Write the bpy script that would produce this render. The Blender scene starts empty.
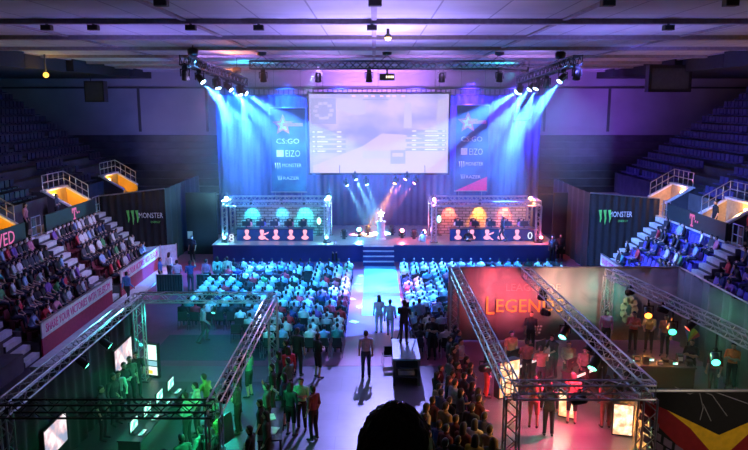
import bpy, math, random
import numpy as np
from mathutils import Vector, Matrix, Euler
random.seed(11)
S = bpy.context.scene
COL = S.collection
V = Vector
PI = math.pi
# ---------------------------------------------------------------- camera
FPX, CAM_H, PITCH = 700.0, 10.2, math.atan(120 / 700)
cd = bpy.data.cameras.new('camera'); cam = bpy.data.objects.new('camera', cd); COL.objects.link(cam)
cam.location = (0, 0, CAM_H); cam.rotation_euler = (PI / 2 - PITCH, 0, 0)
cd.sensor_width = 36; cd.lens = 36 * FPX / 748; cd.clip_start = .1; cd.clip_end = 300
S.camera = cam
cC, cS = math.cos(PITCH), math.sin(PITCH)
def ray(px, py):
    u, v = (px - 374) / FPX, (225 - py) / FPX
    return u, cC + v * cS, -cS + v * cC
def atY(px, py, Y):
    a = ray(px, py); k = Y / a[1]; return V((k * a[0], Y, CAM_H + k * a[2]))
def atZ(px, py, z=0.0):
    a = ray(px, py); k = (z - CAM_H) / a[2]; return V((k * a[0], k * a[1], z))
def atX(px, py, X):
    a = ray(px, py); k = X / a[0]; return V((X, k * a[1], CAM_H + k * a[2]))
# ---------------------------------------------------------------- materials
def _nt(name):
    m = bpy.data.materials.new(name); m.use_nodes = True
    nt = m.node_tree; return m, nt, nt.nodes['Principled BSDF']
def _noise_mix(nt, src, amt, scale):
    """multiply a colour by a procedural noise running 1-amt .. 1+amt"""
    tc = nt.nodes.new('ShaderNodeTexCoord'); nz = nt.nodes.new('ShaderNodeTexNoise')
    nz.inputs['Scale'].default_value = scale; nz.inputs['Detail'].default_value = 4
    nt.links.new(tc.outputs['Object'], nz.inputs['Vector'])
    mr = nt.nodes.new('ShaderNodeMapRange'); mr.inputs['From Min'].default_value = .3; mr.inputs['From Max'].default_value = .7
    mr.inputs['To Min'].default_value = 1 - amt; mr.inputs['To Max'].default_value = 1 + amt
    nt.links.new(nz.outputs['Fac'], mr.inputs['Value'])
    vm = nt.nodes.new('ShaderNodeVectorMath'); vm.operation = 'SCALE'
    if isinstance(src, tuple): vm.inputs[0].default_value = src[:3]
    else: nt.links.new(src, vm.inputs[0])
    nt.links.new(mr.outputs['Result'], vm.inputs['Scale'])
    return vm.outputs['Vector']
def pbr(name, col, rough=.6, metal=0., amt=.15, scale=6., spec=.5):
    m, nt, b = _nt(name)
    nt.links.new(_noise_mix(nt, tuple(col), amt, scale), b.inputs['Base Color'])
    b.inputs['Roughness'].default_value = rough; b.inputs['Metallic'].default_value = metal
    b.inputs['Specular IOR Level'].default_value = spec
    return m
def glow(name, col, strength, base=(0.02, 0.02, 0.02)):
    m, nt, b = _nt(name)
    b.inputs['Base Color'].default_value = (*base, 1)
    b.inputs['Emission Color'].default_value = (*col, 1); b.inputs['Emission Strength'].default_value = strength
    return m
def objcol(name, rough=.85, amt=.18, scale=9., emit=0.):
    m, nt, b = _nt(name)
    oi = nt.nodes.new('ShaderNodeObjectInfo')
    if emit:
        nt.links.new(oi.outputs['Color'], b.inputs['Emission Color']); b.inputs['Emission Strength'].default_value = emit
        b.inputs['Base Color'].default_value = (.05, .05, .05, 1)
    else:
        nt.links.new(_noise_mix(nt, oi.outputs['Color'], amt, scale), b.inputs['Base Color'])
    b.inputs['Roughness'].default_value = rough
    return m
M = {}
M['black_cloth'] = pbr('black_cloth', (.012, .012, .014), .9)
M['dark_grey'] = pbr('dark_grey', (.05, .05, .055), .6)
M['black_plastic'] = pbr('black_plastic', (.015, .015, .017), .35)
M['alu'] = pbr('aluminium', (.55, .56, .58), .32, .9, .12, 3)
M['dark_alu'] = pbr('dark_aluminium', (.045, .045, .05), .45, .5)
M['bulk'] = pbr('bulkhead_black', (.02, .02, .026), .9)
M['concrete'] = pbr('concrete', (.085, .08, .09), .85, 0, .25, 1.5)
M['dark_concrete'] = pbr('dark_concrete', (.06, .06, .075), .9, 0, .25, 1.0)
M['step_white'] = pbr('pale_step', (.55, .58, .6), .7, 0, .15, 4)
M['white_paint'] = pbr('white_paint', (.72, .72, .72), .6)
M['red_paint'] = pbr('red_paint', (.34, .02, .06), .6)
M['maroon'] = pbr('maroon_wall', (.12, .012, .03), .7)
M['yellow_wall'] = pbr('yellow_wall', (.80, .46, .04), .7, 0, .18, 1.2)
M['beige_wall'] = pbr('beige_wall', (.45, .36, .24), .7, 0, .15, 1.5)
M['blue_wall'] = pbr('blue_wall', (.05, .07, .32), .7)
M['board_dark'] = pbr('board_dark', (.012, .028, .026), .6)
M['seat_red'] = pbr('seat_red', (.13, .02, .03), .5)
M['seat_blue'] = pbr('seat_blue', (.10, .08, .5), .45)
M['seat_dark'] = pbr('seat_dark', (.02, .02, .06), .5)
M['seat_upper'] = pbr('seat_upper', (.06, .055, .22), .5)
M['chair_black'] = pbr('chair_black', (.014, .014, .016), .6)
M['skin'] = pbr('skin', (.48, .30, .22), .55, 0, .1, 20)
M['hair'] = pbr('hair', (.018, .013, .011), .6, 0, .3, 40)
M['shoe'] = pbr('shoe', (.03, .03, .03), .5)
M['eye'] = pbr('eye', (.02, .015, .012), .2)
M['lip'] = pbr('lip', (.36, .14, .12), .5)
M['cloth'] = objcol('garment_cloth')
M['trouser'] = objcol('trouser_cloth')
M['denim'] = pbr('dark_denim', (.025, .03, .055), .9)
M['lens'] = objcol('lamp_lens', .3, emit=1.0)
M['magenta'] = pbr('magenta_print', (.75, .02, .28), .6)
M['pink_glow_print'] = glow('self_lit_pink_print', (1, .18, .5), .6)  # board print given emission so it shows in the dark
M['white_print'] = pbr('white_print', (.8, .8, .8), .6)
M['green_print'] = pbr('green_print', (.16, .75, .12), .6)
M['paper'] = pbr('paper', (.75, .78, .8), .7)
# ---------------------------------------------------------------- mesh builder
class MB:
    def __init__(s): s.v = []; s.f = []; s.m = []; s.k = 0; s.isl = []
    def _add(s, vs, fs):
        o = len(s.v); s.isl.append((o, len(vs), len(s.f), len(fs))); s.v += [tuple(p) for p in vs]; s.f += [tuple(o + i for i in q) for q in fs]; s.m += [s.k] * len(fs)
        return s
    def mat(s, k): s.k = k; return s
    def box(s, c, d, R=None):
        x, y, z = d[0] / 2, d[1] / 2, d[2] / 2
        vs = [V((a * x, b * y, e * z)) for e in (-1, 1) for a, b in ((-1, -1), (1, -1), (1, 1), (-1, 1))]
        if R: vs = [R @ p for p in vs]
        return s._add([p + V(c) for p in vs], [(3, 2, 1, 0), (4, 5, 6, 7), (0, 1, 5, 4), (1, 2, 6, 5), (2, 3, 7, 6), (3, 0, 4, 7)])
    def bb(s, a, b): # box from two corners
        return s.box([(a[i] + b[i]) / 2 for i in range(3)], [abs(a[i] - b[i]) for i in range(3)])
    def cyl(s, p, q, r, r2=None, n=8, caps=True):
        p, q = V(p), V(q); r2 = r if r2 is None else r2
        d = (q - p); d = d.normalized() if d.length > 1e-6 else V((0, 0, 1))
        u = d.cross(V((0, 0, 1)) if abs(d.z) < .9 else V((1, 0, 0))).normalized(); w = d.cross(u)
        vs = []
        for c, rr in ((p, r), (q, r2)):
            vs += [c + (u * math.cos(2 * PI * i / n) + w * math.sin(2 * PI * i / n)) * rr for i in range(n)]
        fs = [(i, (i + 1) % n, n + (i + 1) % n, n + i) for i in range(n)]
        if caps: fs += [tuple(range(n - 1, -1, -1)), tuple(range(n, 2 * n))]
        return s._add(vs, fs)
    def rings(s, rs, n=12):   # rs: list of (centre, xvec, yvec); closed tube
        vs = []
        for c, a, b in rs:
            vs += [V(c) + V(a) * math.cos(2 * PI * i / n) + V(b) * math.sin(2 * PI * i / n) for i in range(n)]
        fs = []
        for k in range(len(rs) - 1):
            fs += [(k * n + i, k * n + (i + 1) % n, (k + 1) * n + (i + 1) % n, (k + 1) * n + i) for i in range(n)]
        fs += [tuple(range(n - 1, -1, -1)), tuple(range((len(rs) - 1) * n, len(rs) * n))]
        return s._add(vs, fs)
    def lathe(s, prof, c=(0, 0, 0), n=14):
        return s.rings([((c[0], c[1], c[2] + z), (r, 0, 0), (0, r, 0)) for r, z in prof], n)
    def ell(s, c, r, n=12, m=8, zmin=None):
        rs = []
        for j in range(m + 1):
            t = -PI / 2 + PI * j / m; k = max(math.cos(t), .02)
            rs.append(((c[0], c[1], c[2] + r[2] * math.sin(t)), (r[0] * k, 0, 0), (0, r[1] * k, 0)))
        return s.rings(rs, n)
    def caps(s, p, q, r, r2, n=10):    # capsule with round ends
        p, q = V(p), V(q); d = (q - p).normalized()
        u = d.cross(V((0, 0, 1)) if abs(d.z) < .9 else V((1, 0, 0))).normalized(); w = d.cross(u)
        rs = []
        for t in (-80, -45, 0): t = math.radians(t); rs.append((p + d * r * math.sin(t), u * r * math.cos(t), w * r * math.cos(t)))
        for t in (0, 45, 80): t = math.radians(t); rs.append((q + d * r2 * math.sin(t), u * r2 * math.cos(t), w * r2 * math.cos(t)))
        return s.rings(rs, n)
    def quad(s, a, b, c, d): return s._add([a, b, c, d], [(0, 1, 2, 3)])
    def prism(s, pts, off):  # polygon pts (3d list) extruded by off
        n = len(pts); o = V(off)
        vs = [V(p) for p in pts] + [V(p) + o for p in pts]
        return s._add(vs, [tuple(range(n - 1, -1, -1)), tuple(range(n, 2 * n))] + [(i, (i + 1) % n, n + (i + 1) % n, n + i) for i in range(n)])
    def mesh(s, name, mats, smooth=False):
        me = bpy.data.meshes.new(name); me.from_pydata(s.v, [], s.f); me.update()
        for m in (mats if isinstance(mats, (list, tuple)) else [mats]): me.materials.append(m)
        me.polygons.foreach_set('material_index', s.m)
        if smooth: me.polygons.foreach_set('use_smooth', [True] * len(s.f))
        return me
    def each(s, name, mats, parent=None):      # one object per piece
        out = []
        for o, n, f0, nf in s.isl:
            q = MB(); q._add(s.v[o:o + n], [tuple(i - o for i in f) for f in s.f[f0:f0 + nf]]); out.append(q.build(name, mats, parent))
        return out
    def build(s, name, mats, parent=None, smooth=False, loc=(0, 0, 0), rot=(0, 0, 0)):
        return inst(name, s.mesh(name, mats, smooth), parent, loc, rot)
def inst(name, me, parent=None, loc=(0, 0, 0), rot=(0, 0, 0), color=None):
    o = bpy.data.objects.new(name, me); COL.objects.link(o); o.location = loc; o.parent = parent
    if isinstance(rot, (int, float)): rot = (0, 0, rot)
    o.rotation_euler = rot
    if color: o.color = (*color[:3], 1)
    return o
def tag(o, label=None, cat=None, group=None, kind=None):
    if label: o['label'] = label
    if cat: o['category'] = cat
    if group: o['group'] = group
    if kind: o['kind'] = kind
    return o
def thing(name, label, cat, loc=(0, 0, 0), rot=0, group=None):
    return tag(inst(name, None, None, loc, rot), label, cat, group)
def struct(name, mb, mats, parent=None, smooth=False):
    o = mb.build(name, mats, parent, smooth)
    if not parent: o['kind'] = 'structure'
    return o
def text(name, body, mat, parent, origin, xdir, up, width, height, depth=.01):
    """lettering as a thin extruded mesh whose lower-left corner sits at origin"""
    cu = bpy.data.curves.new('lettering', 'FONT'); cu.body = body; cu.extrude = .01
    cu.resolution_u = 2
    t = bpy.data.objects.new('lettering', cu); COL.objects.link(t)
    dg = bpy.context.evaluated_depsgraph_get(); dg.update()
    me = bpy.data.meshes.new_from_object(t.evaluated_get(dg)); bpy.data.objects.remove(t)
    n = len(me.vertices); co = np.empty(n * 3); me.vertices.foreach_get('co', co); co = co.reshape(-1, 3)
    lo, hi = co.min(0), co.max(0); sp = np.maximum(hi - lo, 1e-6)
    X, U = V(xdir).normalized(), V(up).normalized(); N = X.cross(U)
    co = (co - lo) / sp
    out = np.array(origin) + np.outer(co[:, 0] * width, X) + np.outer(co[:, 1] * height, U) + np.outer(co[:, 2] * depth, N)
    me.vertices.foreach_set('co', out.ravel()); me.update(); me.materials.clear(); me.materials.append(mat)
    return inst(name, me, parent)
ORD = 'first second third fourth fifth sixth seventh eighth ninth tenth eleventh twelfth thirteenth fourteenth fifteenth sixteenth seventeenth eighteenth nineteenth twentieth'.split()
# ---------------------------------------------------------------- lights
def spot(loc, target, col, watts, angle=20, blend=.4, rad=.08):
    l = bpy.data.lights.new('spot_beam', 'SPOT'); l.energy = watts; l.color = col; l.spot_size = math.radians(angle)
    l.spot_blend = blend; l.shadow_soft_size = rad
    o = bpy.data.objects.new('spot_beam', l); COL.objects.link(o); o.location = loc
    o.rotation_euler = (V(target) - V(loc)).to_track_quat('-Z', 'Y').to_euler(); return o
def point(loc, col, watts, rad=.1):
    l = bpy.data.lights.new('lamp_glow', 'POINT'); l.energy = watts; l.color = col; l.shadow_soft_size = rad
    o = bpy.data.objects.new('lamp_glow', l); COL.objects.link(o); o.location = loc; return o
def area(loc, target, col, watts, sx, sy):
    l = bpy.data.lights.new('lamp_panel', 'AREA'); l.energy = watts; l.color = col; l.shape = 'RECTANGLE'; l.size = sx; l.size_y = sy
    o = bpy.data.objects.new('lamp_panel', l); COL.objects.link(o); o.location = loc
    o.rotation_euler = (V(target) - V(loc)).to_track_quat('-Z', 'Y').to_euler(); return o
# ---------------------------------------------------------------- truss
def truss(mb, p, q, w=.3, rc=.025, rl=.012, seg=None, nc=6, nl=4):
    p, q = V(p), V(q); d = (q - p); L = d.length; d.normalize()
    u = d.cross(V((0, 0, 1)) if abs(d.z) < .9 else V((0, 1, 0))).normalized(); v = d.cross(u).normalized()
    h = w / 2; offs = [u * h + v * h, u * h - v * h, -u * h - v * h, -u * h + v * h]
    for o in offs: mb.cyl(p + o, q + o, rc, n=nc)
    n = max(2, round(L / (seg or w))); st = L / n
    for a in range(4):
        A, B = offs[a], offs[(a + 1) % 4]
        for i in range(n):
            s0, s1 = (A, B) if i % 2 == 0 else (B, A)
            mb.cyl(p + d * st * i + s0, p + d * st * (i + 1) + s1, rl, n=nl, caps=False)
    for t in (0, L):      # end frames
        for a in range(4): mb.cyl(p + d * t + offs[a], p + d * t + offs[(a + 1) % 4], rl, n=nl)
    return mb
# ---------------------------------------------------------------- people
PMATS = ['skin', 'cloth', 'denim', 'shoe', 'hair', 'eye', 'lip']
def J_stand(**k):
    J = dict(pel=(0, 0, .95), waist=(0, .01, 1.12), chest=(0, .015, 1.32), sh=(0, 0, 1.45), neck=(0, .01, 1.52), head=(0, .035, 1.645),
             shl=(-.185, 0, 1.42), shr=(.185, 0, 1.42), ell=(-.235, -.03, 1.14), elr=(.235, -.03, 1.14), wrl=(-.235, .07, .90), wrr=(.235, .07, .90),
             hal=(-.225, .11, .80), har=(.225, .11, .80), hil=(-.09, 0, .92), hir=(.09, 0, .92), knl=(-.105, .03, .50), knr=(.105, .03, .50),
             anl=(-.115, -.02, .09), anr=(.115, -.02, .09), tol=(-.14, .15, .035), tor=(.14, .15, .035))
    J.update(k); return J
def J_sit(**k):
    J = dict(pel=(0, 0, .55), waist=(0, -.02, .72), chest=(0, -.02, .91), sh=(0, -.03, 1.04), neck=(0, -.01, 1.11), head=(0, .02, 1.235),
             shl=(-.185, -.03, 1.01), shr=(.185, -.03, 1.01), ell=(-.24, .05, .76), elr=(.24, .05, .76), wrl=(-.14, .27, .67), wrr=(.14, .27, .67),
             hal=(-.09, .36, .64), har=(.09, .36, .64), hil=(-.09, 0, .53), hir=(.09, 0, .53), knl=(-.12, .43, .53), knr=(.12, .43, .53),
             anl=(-.12, .42, .09), anr=(.12, .42, .09), tol=(-.14, .58, .035), tor=(.14, .58, .035))
    J.update(k); return J
def person_meshes(J, vox, tee=True, shorts=False, longhair=False, hires=False):
    J = {k: V(v) for k, v in J.items()}
    mb = MB(); seg = []                         # seg: (a, b, ra, rb, region)
    def cap(a, b, ra, rb, reg, draw=True):
        if draw: mb.caps(a, b, ra, rb)
        seg.append((V(a), V(b), ra, rb, reg))
    X = V((1, 0, 0))
    def ring(c, d, rx, ry):
        y = d.cross(X).normalized(); return (c, X * rx, y * ry)
    sp = [J['pel'], J['waist'], J['chest'], J['sh']]
    up = (J['sh'] - J['pel']).normalized()
    mb.rings([ring(J['pel'] - up * .10, up, .11, .08), ring(J['pel'] - up * .03, up, .165, .115), ring(J['waist'], up, .145, .10), ring(J['chest'], up, .18, .118),
              ring(J['sh'] - up * .02, up, .175, .085), ring(J['sh'] + up * .05, up, .085, .065)], 14)
    seg.append((J['pel'] - up * .1, J['pel'] + up * .02, .16, .16, 2)); seg.append((J['waist'] - up * .04, J['sh'], .16, .16, 1))
    for s in 'lr':
        cap(J['sh'] + (J['sh' + s] - J['sh']) * .4, J['sh' + s], .06, .062, 1)
        cap(J['sh' + s], J['el' + s], .058, .042, 1)
        cap(J['el' + s], J['wr' + s], .042, .027, 0 if tee else 1)
        # hand: palm, four unequal bent fingers and a thumb from the side of the palm
        w, h = J['wr' + s], J['ha' + s]; d = (h - w).normalized(); sd = 1 if s == 'r' else -1
        lat = d.cross(V((0, 1, 0.2)) if abs(d.y) < .8 else V((0, 0, 1))).normalized(); nrm = d.cross(lat).normalized()
        cap(w, w + d * .075, .03, .034, 0)
        if hires:
            for i, L in enumerate((.062, .074, .070, .054)):
                b0 = w + d * .085 + lat * (i - 1.5) * .021; b1 = b0 + d * L * .55 + nrm * .012 * sd; b2 = b1 + d * L * .45 + nrm * .025 * sd
                cap(b0, b1, .0105, .0095, 0); cap(b1, b2, .0095, .008, 0)
            t0 = w + d * .03 + lat * .028; t1 = t0 + d * .035 + lat * .028; cap(t0, t1, .013, .0115, 0); cap(t1, t1 + d * .032 + lat * .006, .0115, .0095, 0)
        else:
            cap(w + d * .07, w + d * .16, .03, .018, 0)
        cap(J['hi' + s], J['kn' + s], .088, .058, 2)
        kn, an = J['kn' + s], J['an' + s]
        if shorts:
            seg.append((J['hi' + s], J['kn' + s], .09, .07, 2)); cap(kn + (an - kn) * .05, an, .056, .038, 0)
        else: cap(kn, an, .056, .042, 2)
        cap(an - V((0, .03, .02)), J['to' + s], .046, .036, 3)
    hc = J['head']; cap(J['neck'] - up * .06, hc - V((0, .02, .05)), .056, .052, 0)
    mb.ell(hc + V((0, -.008, .018)), (.076, .094, .105)); mb.ell(hc + V((0, .018, -.045)), (.056, .068, .068))
    seg.append((hc + V((0, 0, -.05)), hc + V((0, 0, .05)), .085, .085, 0))
    if hires:
        mb.caps(hc + V((0, .085, .012)), hc + V((0, .104, -.022)), .009, .014, 8)
        for s in (-1, 1): mb.ell(hc + V((s * .077, -.005, -.005)), (.012, .022, .032), 8, 6)
    me = mb.mesh('body', [M[k] for k in PMATS])
    o = bpy.data.objects.new('tmp', me); COL.objects.link(o)
    r = o.modifiers.new('r', 'REMESH'); r.mode = 'VOXEL'; r.voxel_size = vox; r.use_smooth_shade = True
    sm = o.modifiers.new('s', 'SMOOTH'); sm.factor = .5; sm.iterations = 3 if hires else 2
    dg = bpy.context.evaluated_depsgraph_get(); dg.update()
    body = bpy.data.meshes.new_from_object(o.evaluated_get(dg)); bpy.data.objects.remove(o)
    body.materials.clear()
    for k in PMATS: body.materials.append(M[k])
    n = len(body.polygons); ce = np.empty(n * 3); body.polygons.foreach_get('center', ce); ce = ce.reshape(-1, 3)
    D = []
    for a, b, ra, rb, reg in seg:
        a, b = np.array(a), np.array(b); ab = b - a; t = np.clip(((ce - a) @ ab) / max(ab @ ab, 1e-9), 0, 1)
        D.append(np.linalg.norm(ce - a - t[:, None] * ab, axis=1) - (ra + (rb - ra) * t))
    reg = np.array([s_[4] for s_ in seg])[np.argmin(np.array(D), 0)]
    h = np.array(hc); rel = ce - h
    near = np.linalg.norm(rel - np.array((0, 0, .01)), axis=1) < .16
    hairm = near & (reg == 0) & (rel[:, 2] > -.07) & ((rel[:, 1] < .01 + np.maximum(0, rel[:, 2] - .03) * 1.6) | (rel[:, 2] > .085))
    mi = reg.copy()
    if not hires: mi[hairm] = 4
    else:
        for s in (-1, 1): mi[np.linalg.norm(rel - np.array((s * .03, .082, .018)), axis=1) < .015] = 5
        mi[(np.abs(rel[:, 0]) < .024) & (np.abs(rel[:, 2] + .058) < .011) & (rel[:, 1] > .05)] = 6
        mi[(reg == 1) | (reg == 2)] = 0
    body.polygons.foreach_set('material_index', mi.astype(np.int32)); body.polygons.foreach_set('use_smooth', [True] * n); body.update()
    R = dict(body=body)
    if hires:
        nv = len(body.vertices); co = np.empty(nv * 3); body.vertices.foreach_get('co', co); co = co.reshape(-1, 3)
        no = np.empty(nv * 3); body.vertices.foreach_get('normal', no); no = no.reshape(-1, 3)
        polys = [tuple(p.vertices) for p in body.polygons]
        def shell(name, mask, off, mat):
            ids = {}; vs = []; fs = []
            for i in np.nonzero(mask)[0]:
                f = []
                for v in polys[i]:
                    if v not in ids: ids[v] = len(vs); vs.append(tuple(co[v] + no[v] * off))
                    f.append(ids[v])
                fs.append(tuple(f))
            m = bpy.data.meshes.new(name); m.from_pydata(vs, [], fs); m.materials.append(M[mat]); m.polygons.foreach_set('use_smooth', [True] * len(fs)); m.update(); return m
        R['shirt'] = shell('shirt', reg == 1, .011, 'cloth'); R['trousers'] = shell('trousers', reg == 2, .012, 'trouser')
        hm = MB()
        if longhair:
            hm.rings([(h + V((0, -.075, -.27)), (.06, 0, 0), (0, .025, 0)), (h + V((0, -.07, -.16)), (.1, 0, 0), (0, .05, 0)), (h + V((0, -.045, -.03)), (.096, 0, 0), (0, .075, 0)),
                      (h + V((0, -.022, .06)), (.09, 0, 0), (0, .095, 0)), (h + V((0, -.012, .115)), (.062, 0, 0), (0, .07, 0)), (h + V((0, -.01, .138)), (.02, 0, 0), (0, .02, 0))], 14)
        else:
            hm.rings([(h + V((0, -.062, -.065)), (.05, 0, 0), (0, .034, 0)), (h + V((0, -.05, -.02)), (.08, 0, 0), (0, .056, .0)), (h + V((0, -.03, .045)), (.087, 0, 0), (0, .082, .014)),
                      (h + V((0, -.012, .09)), (.074, 0, 0), (0, .088, .0)), (h + V((0, -.008, .12)), (.045, 0, 0), (0, .055, 0)), (h + V((0, -.01, .134)), (.015, 0, 0), (0, .018, 0))], 14)
        R['hair'] = hm.mesh('hair', M['hair'], True)
    return R
def arms(**k): return k
HI, LO = {}, {}
def _hi(n, J, **k): HI[n] = person_meshes(J, .0125, hires=True, **k)
_hi('relaxed', J_stand())
_hi('shorts', J_stand(ell=(-.24, .0, 1.15), wrl=(-.12, .22, 1.12), hal=(-.05, .27, 1.15), elr=(.24, .0, 1.15), wrr=(.12, .22, 1.12), har=(.05, .27, 1.15)), shorts=True)
_hi('folded', J_stand(ell=(-.25, .03, 1.17), wrl=(.03, .19, 1.2), hal=(.12, .17, 1.22), elr=(.25, .03, 1.17), wrr=(-.03, .16, 1.16), har=(-.13, .15, 1.17)), tee=True)
_hi('walking', J_stand(knl=(-.1, .2, .53), anl=(-.1, .12, .16), tol=(-.1, .27, .09), knr=(.1, -.03, .5), anr=(.1, -.3, .13), tor=(.1, -.16, .04), wrl=(-.24, -.08, .92), hal=(-.24, -.08, .82), wrr=(.24, .2, .95), har=(.23, .27, .88)), tee=False)
_hi('reaching', J_stand(chest=(0, .05, 1.31), sh=(0, .06, 1.43), neck=(0, .09, 1.5), head=(0, .14, 1.62), shl=(-.185, .06, 1.4), shr=(.185, .06, 1.4), ell=(-.23, .2, 1.18), elr=(.23, .2, 1.18), wrl=(-.16, .43, 1.1), wrr=(.16, .43, 1.1), hal=(-.13, .53, 1.07), har=(.13, .53, 1.07)))
_hi('raised', J_stand(elr=(.27, .15, 1.42), wrr=(.2, .2, 1.66), har=(.18, .22, 1.76), wrl=(-.12, .22, 1.1), hal=(-.04, .27, 1.13)))
_hi('holding', J_stand(ell=(-.25, .06, 1.16), wrl=(-.12, .28, 1.18), hal=(-.08, .36, 1.21), elr=(.25, .0, 1.15), wrr=(.16, .22, 1.02), har=(.13, .31, 1.0)), longhair=True, shorts=True)
_hi('lady', J_stand(), longhair=True, tee=False)
_hi('seated', J_sit())
_hi('gaming', J_sit(ell=(-.25, .13, .82), elr=(.25, .13, .82), wrl=(-.16, .36, .8), wrr=(.16, .36, .8), hal=(-.14, .46, .79), har=(.14, .46, .79)))
LO['sit'] = [person_meshes(J_sit(), .03), person_meshes(J_sit(waist=(0, .04, .72), chest=(0, .1, .89), sh=(0, .14, 1.0), neck=(0, .17, 1.06), head=(0, .23, 1.17), shl=(-.185, .13, .97), shr=(.185, .13, .97), ell=(-.25, .24, .74), elr=(.25, .24, .74), wrl=(-.1, .4, .66), wrr=(.1, .4, .66), hal=(-.02, .45, .66), har=(.02, .45, .66)), .03),
    person_meshes(J_sit(wrl=(.02, .2, .84), hal=(.1, .2, .85), wrr=(-.02, .18, .8), har=(-.1, .17, .8), head=(.02, .0, 1.24)), .03, tee=False)]
TINY = person_meshes(J_sit(), .048)
SHIRTS = [('white', (.75, .75, .75)), ('pale grey', (.5, .52, .55)), ('light blue', (.3, .45, .7)), ('black', (.02, .02, .022)), ('dark grey', (.07, .07, .08)),
          ('navy blue', (.03, .05, .16)), ('red', (.55, .04, .06)), ('teal', (.08, .35, .35)), ('purple', (.22, .1, .4)), ('pink', (.75, .25, .4)), ('green', (.08, .3, .1))]
def pick_shirt(w): return random.choices(SHIRTS, w)[0]
NP = [0]
def person(pose, loc, rz, shirt, pants, label, group=None, scale=1.0, extra=None):
    """a standing or sitting figure with hair and clothing as children"""
    R = HI[pose]; o = inst('person', R['body'], None, loc, rz); o.scale = (scale,) * 3
    tag(o, label, 'person', group)
    h = inst('hair', R['hair'], o); s = inst('shirt', R['shirt'], o, color=shirt); t = inst('trousers', R['trousers'], o, color=pants)
    NP[0] += 1
    return o
SEATED = []   # (location, rot, shirt name, shirt colour, label, group) gathered, the nearest become individuals
def heading(loc, tgt): return math.atan2(tgt[1] - loc[1], tgt[0] - loc[0]) - PI / 2
# ================================================================ SETTING
def floor_mat():
    m, nt, b = _nt('arena_floor'); N, L = nt.nodes, nt.links
    tc = N.new('ShaderNodeTexCoord'); br = N.new('ShaderNodeTexBrick')
    br.inputs['Scale'].default_value = 1; br.inputs['Mortar Size'].default_value = .006; br.inputs['Brick Width'].default_value = 2.4; br.inputs['Row Height'].default_value = 1.2
    br.inputs['Color1'].default_value = (.095, .088, .115, 1); br.inputs['Color2'].default_value = (.085, .08, .105, 1); br.inputs['Mortar'].default_value = (.04, .037, .05, 1)
    L.new(tc.outputs['Object'], br.inputs['Vector'])
    L.new(_noise_mix(nt, br.outputs['Color'], .3, .8), b.inputs['Base Color']); b.inputs['Roughness'].default_value = .38
    return m
struct('floor', MB().bb((-34, 4, -.2), (34, 70, 0)), floor_mat())
M['sport_floor'] = pbr('maroon_sport_floor', (.20, .055, .10), .4, 0, .2, .7)
M['carpet'] = pbr('blue_carpet', (.10, .42, .50), .9, 0, .1, 8)
struct('floor_sport_surface', MB().bb((-13.3, 26.4, 0), (13.3, 62, .006)), M['sport_floor'])
tag(MB().bb((-.6, 33.2, .006), (1.4, 43.8, .016)).build('carpet_runner', M['carpet']), 'long pale blue carpet runner along the centre aisle up to the stage stairs', 'carpet')
def ceil_mat():
    m, nt, b = _nt('ceiling_panels'); N, L = nt.nodes, nt.links
    tc = N.new('ShaderNodeTexCoord'); br = N.new('ShaderNodeTexBrick'); br.offset = 0
    br.inputs['Scale'].default_value = 1; br.inputs['Mortar Size'].default_value = .03; br.inputs['Brick Width'].default_value = 1.95; br.inputs['Row Height'].default_value = 2.93
    br.inputs['Color1'].default_value = (.60, .60, .62, 1); br.inputs['Color2'].default_value = (.54, .54, .57, 1); br.inputs['Mortar'].default_value = (.30, .30, .33, 1)
    L.new(tc.outputs['Object'], br.inputs['Vector'])
    L.new(_noise_mix(nt, br.outputs['Color'], .10, .5), b.inputs['Base Color']); b.inputs['Roughness'].default_value = .8
    return m
CZ = 13.1
struct('ceiling', MB().bb((-34, -6, CZ), (34, 62, CZ + .2)), ceil_mat())
bm_ = pbr('ceiling_beam', (.34, .29, .32), .8)
YB = [13.1, 19.0, 24.9, 30.7, 36.5, 42.3, 48.3, 54.2, 60.0]
for i, y in enumerate(YB): struct('beam', MB().bb((-34, y - .2, CZ - .17), (34, y + .2, CZ)), bm_)
sm = MB()
for x in (-19.5, -13, -6.5, 0, 6.5, 13, 19.5): struct('ceiling_trim', MB().bb((x - .09, -2, CZ - .07), (x + .09, 61.9, CZ)), bm_)
struct('wall_back', MB().bb((-34, 62, -.2), (34, 62.3, CZ)), pbr('back_wall', (.30, .28, .34), .8, 0, .12, .4))
struct('trim_back', MB().bb((-34, 61.85, 11.6), (34, 62, 11.75)), M['dark_grey'])
for k, x in enumerate((-14.6, 14.9, -20.5, 20.5)): struct('trim_post', MB().bb((x - .1, 61.85, 7.9), (x + .1, 62, 11.6)), M['dark_grey'])
struct('wall_left', MB().bb((-34.3, -6, -.2), (-34, 62, CZ)), M['dark_concrete']); struct('wall_right', MB().bb((34, -6, -.2), (34.3, 62, CZ)), M['dark_concrete'])
struct('wall_front', MB().bb((-34, -6.3, -.2), (34, -6, CZ)), M['dark_concrete'])
# rear end stand behind the stage
mb = MB()
for k in range(9): mb.bb((-34, 55 + k * .78, 0), (34, 62, 3.2 + k * .55))
struct('stand_rear', mb, M['dark_concrete'])
# stand that carries the camera and the spectator in front of it
mb = MB()
for k in range(10): mb.bb((-20, 8 - k * .85, 0), (20, 8 - (k + 1) * .85, 4.6 + k * .5 - .05))
struct('stand_front', mb, M['dark_concrete'])
# hanging bulkheads along both sides of the ceiling
for s, nm in ((-1, 'left'), (1, 'right')):
    for i in range(7):
        y = 22.6 + i * 5.86; d = 1.0 - .06 * i
        struct('bulkhead', MB().bb((s * (19.3 + .25 * (i % 2)), y, CZ - d), (s * 34, y + 5.3, CZ)), M['bulk'])
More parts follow.
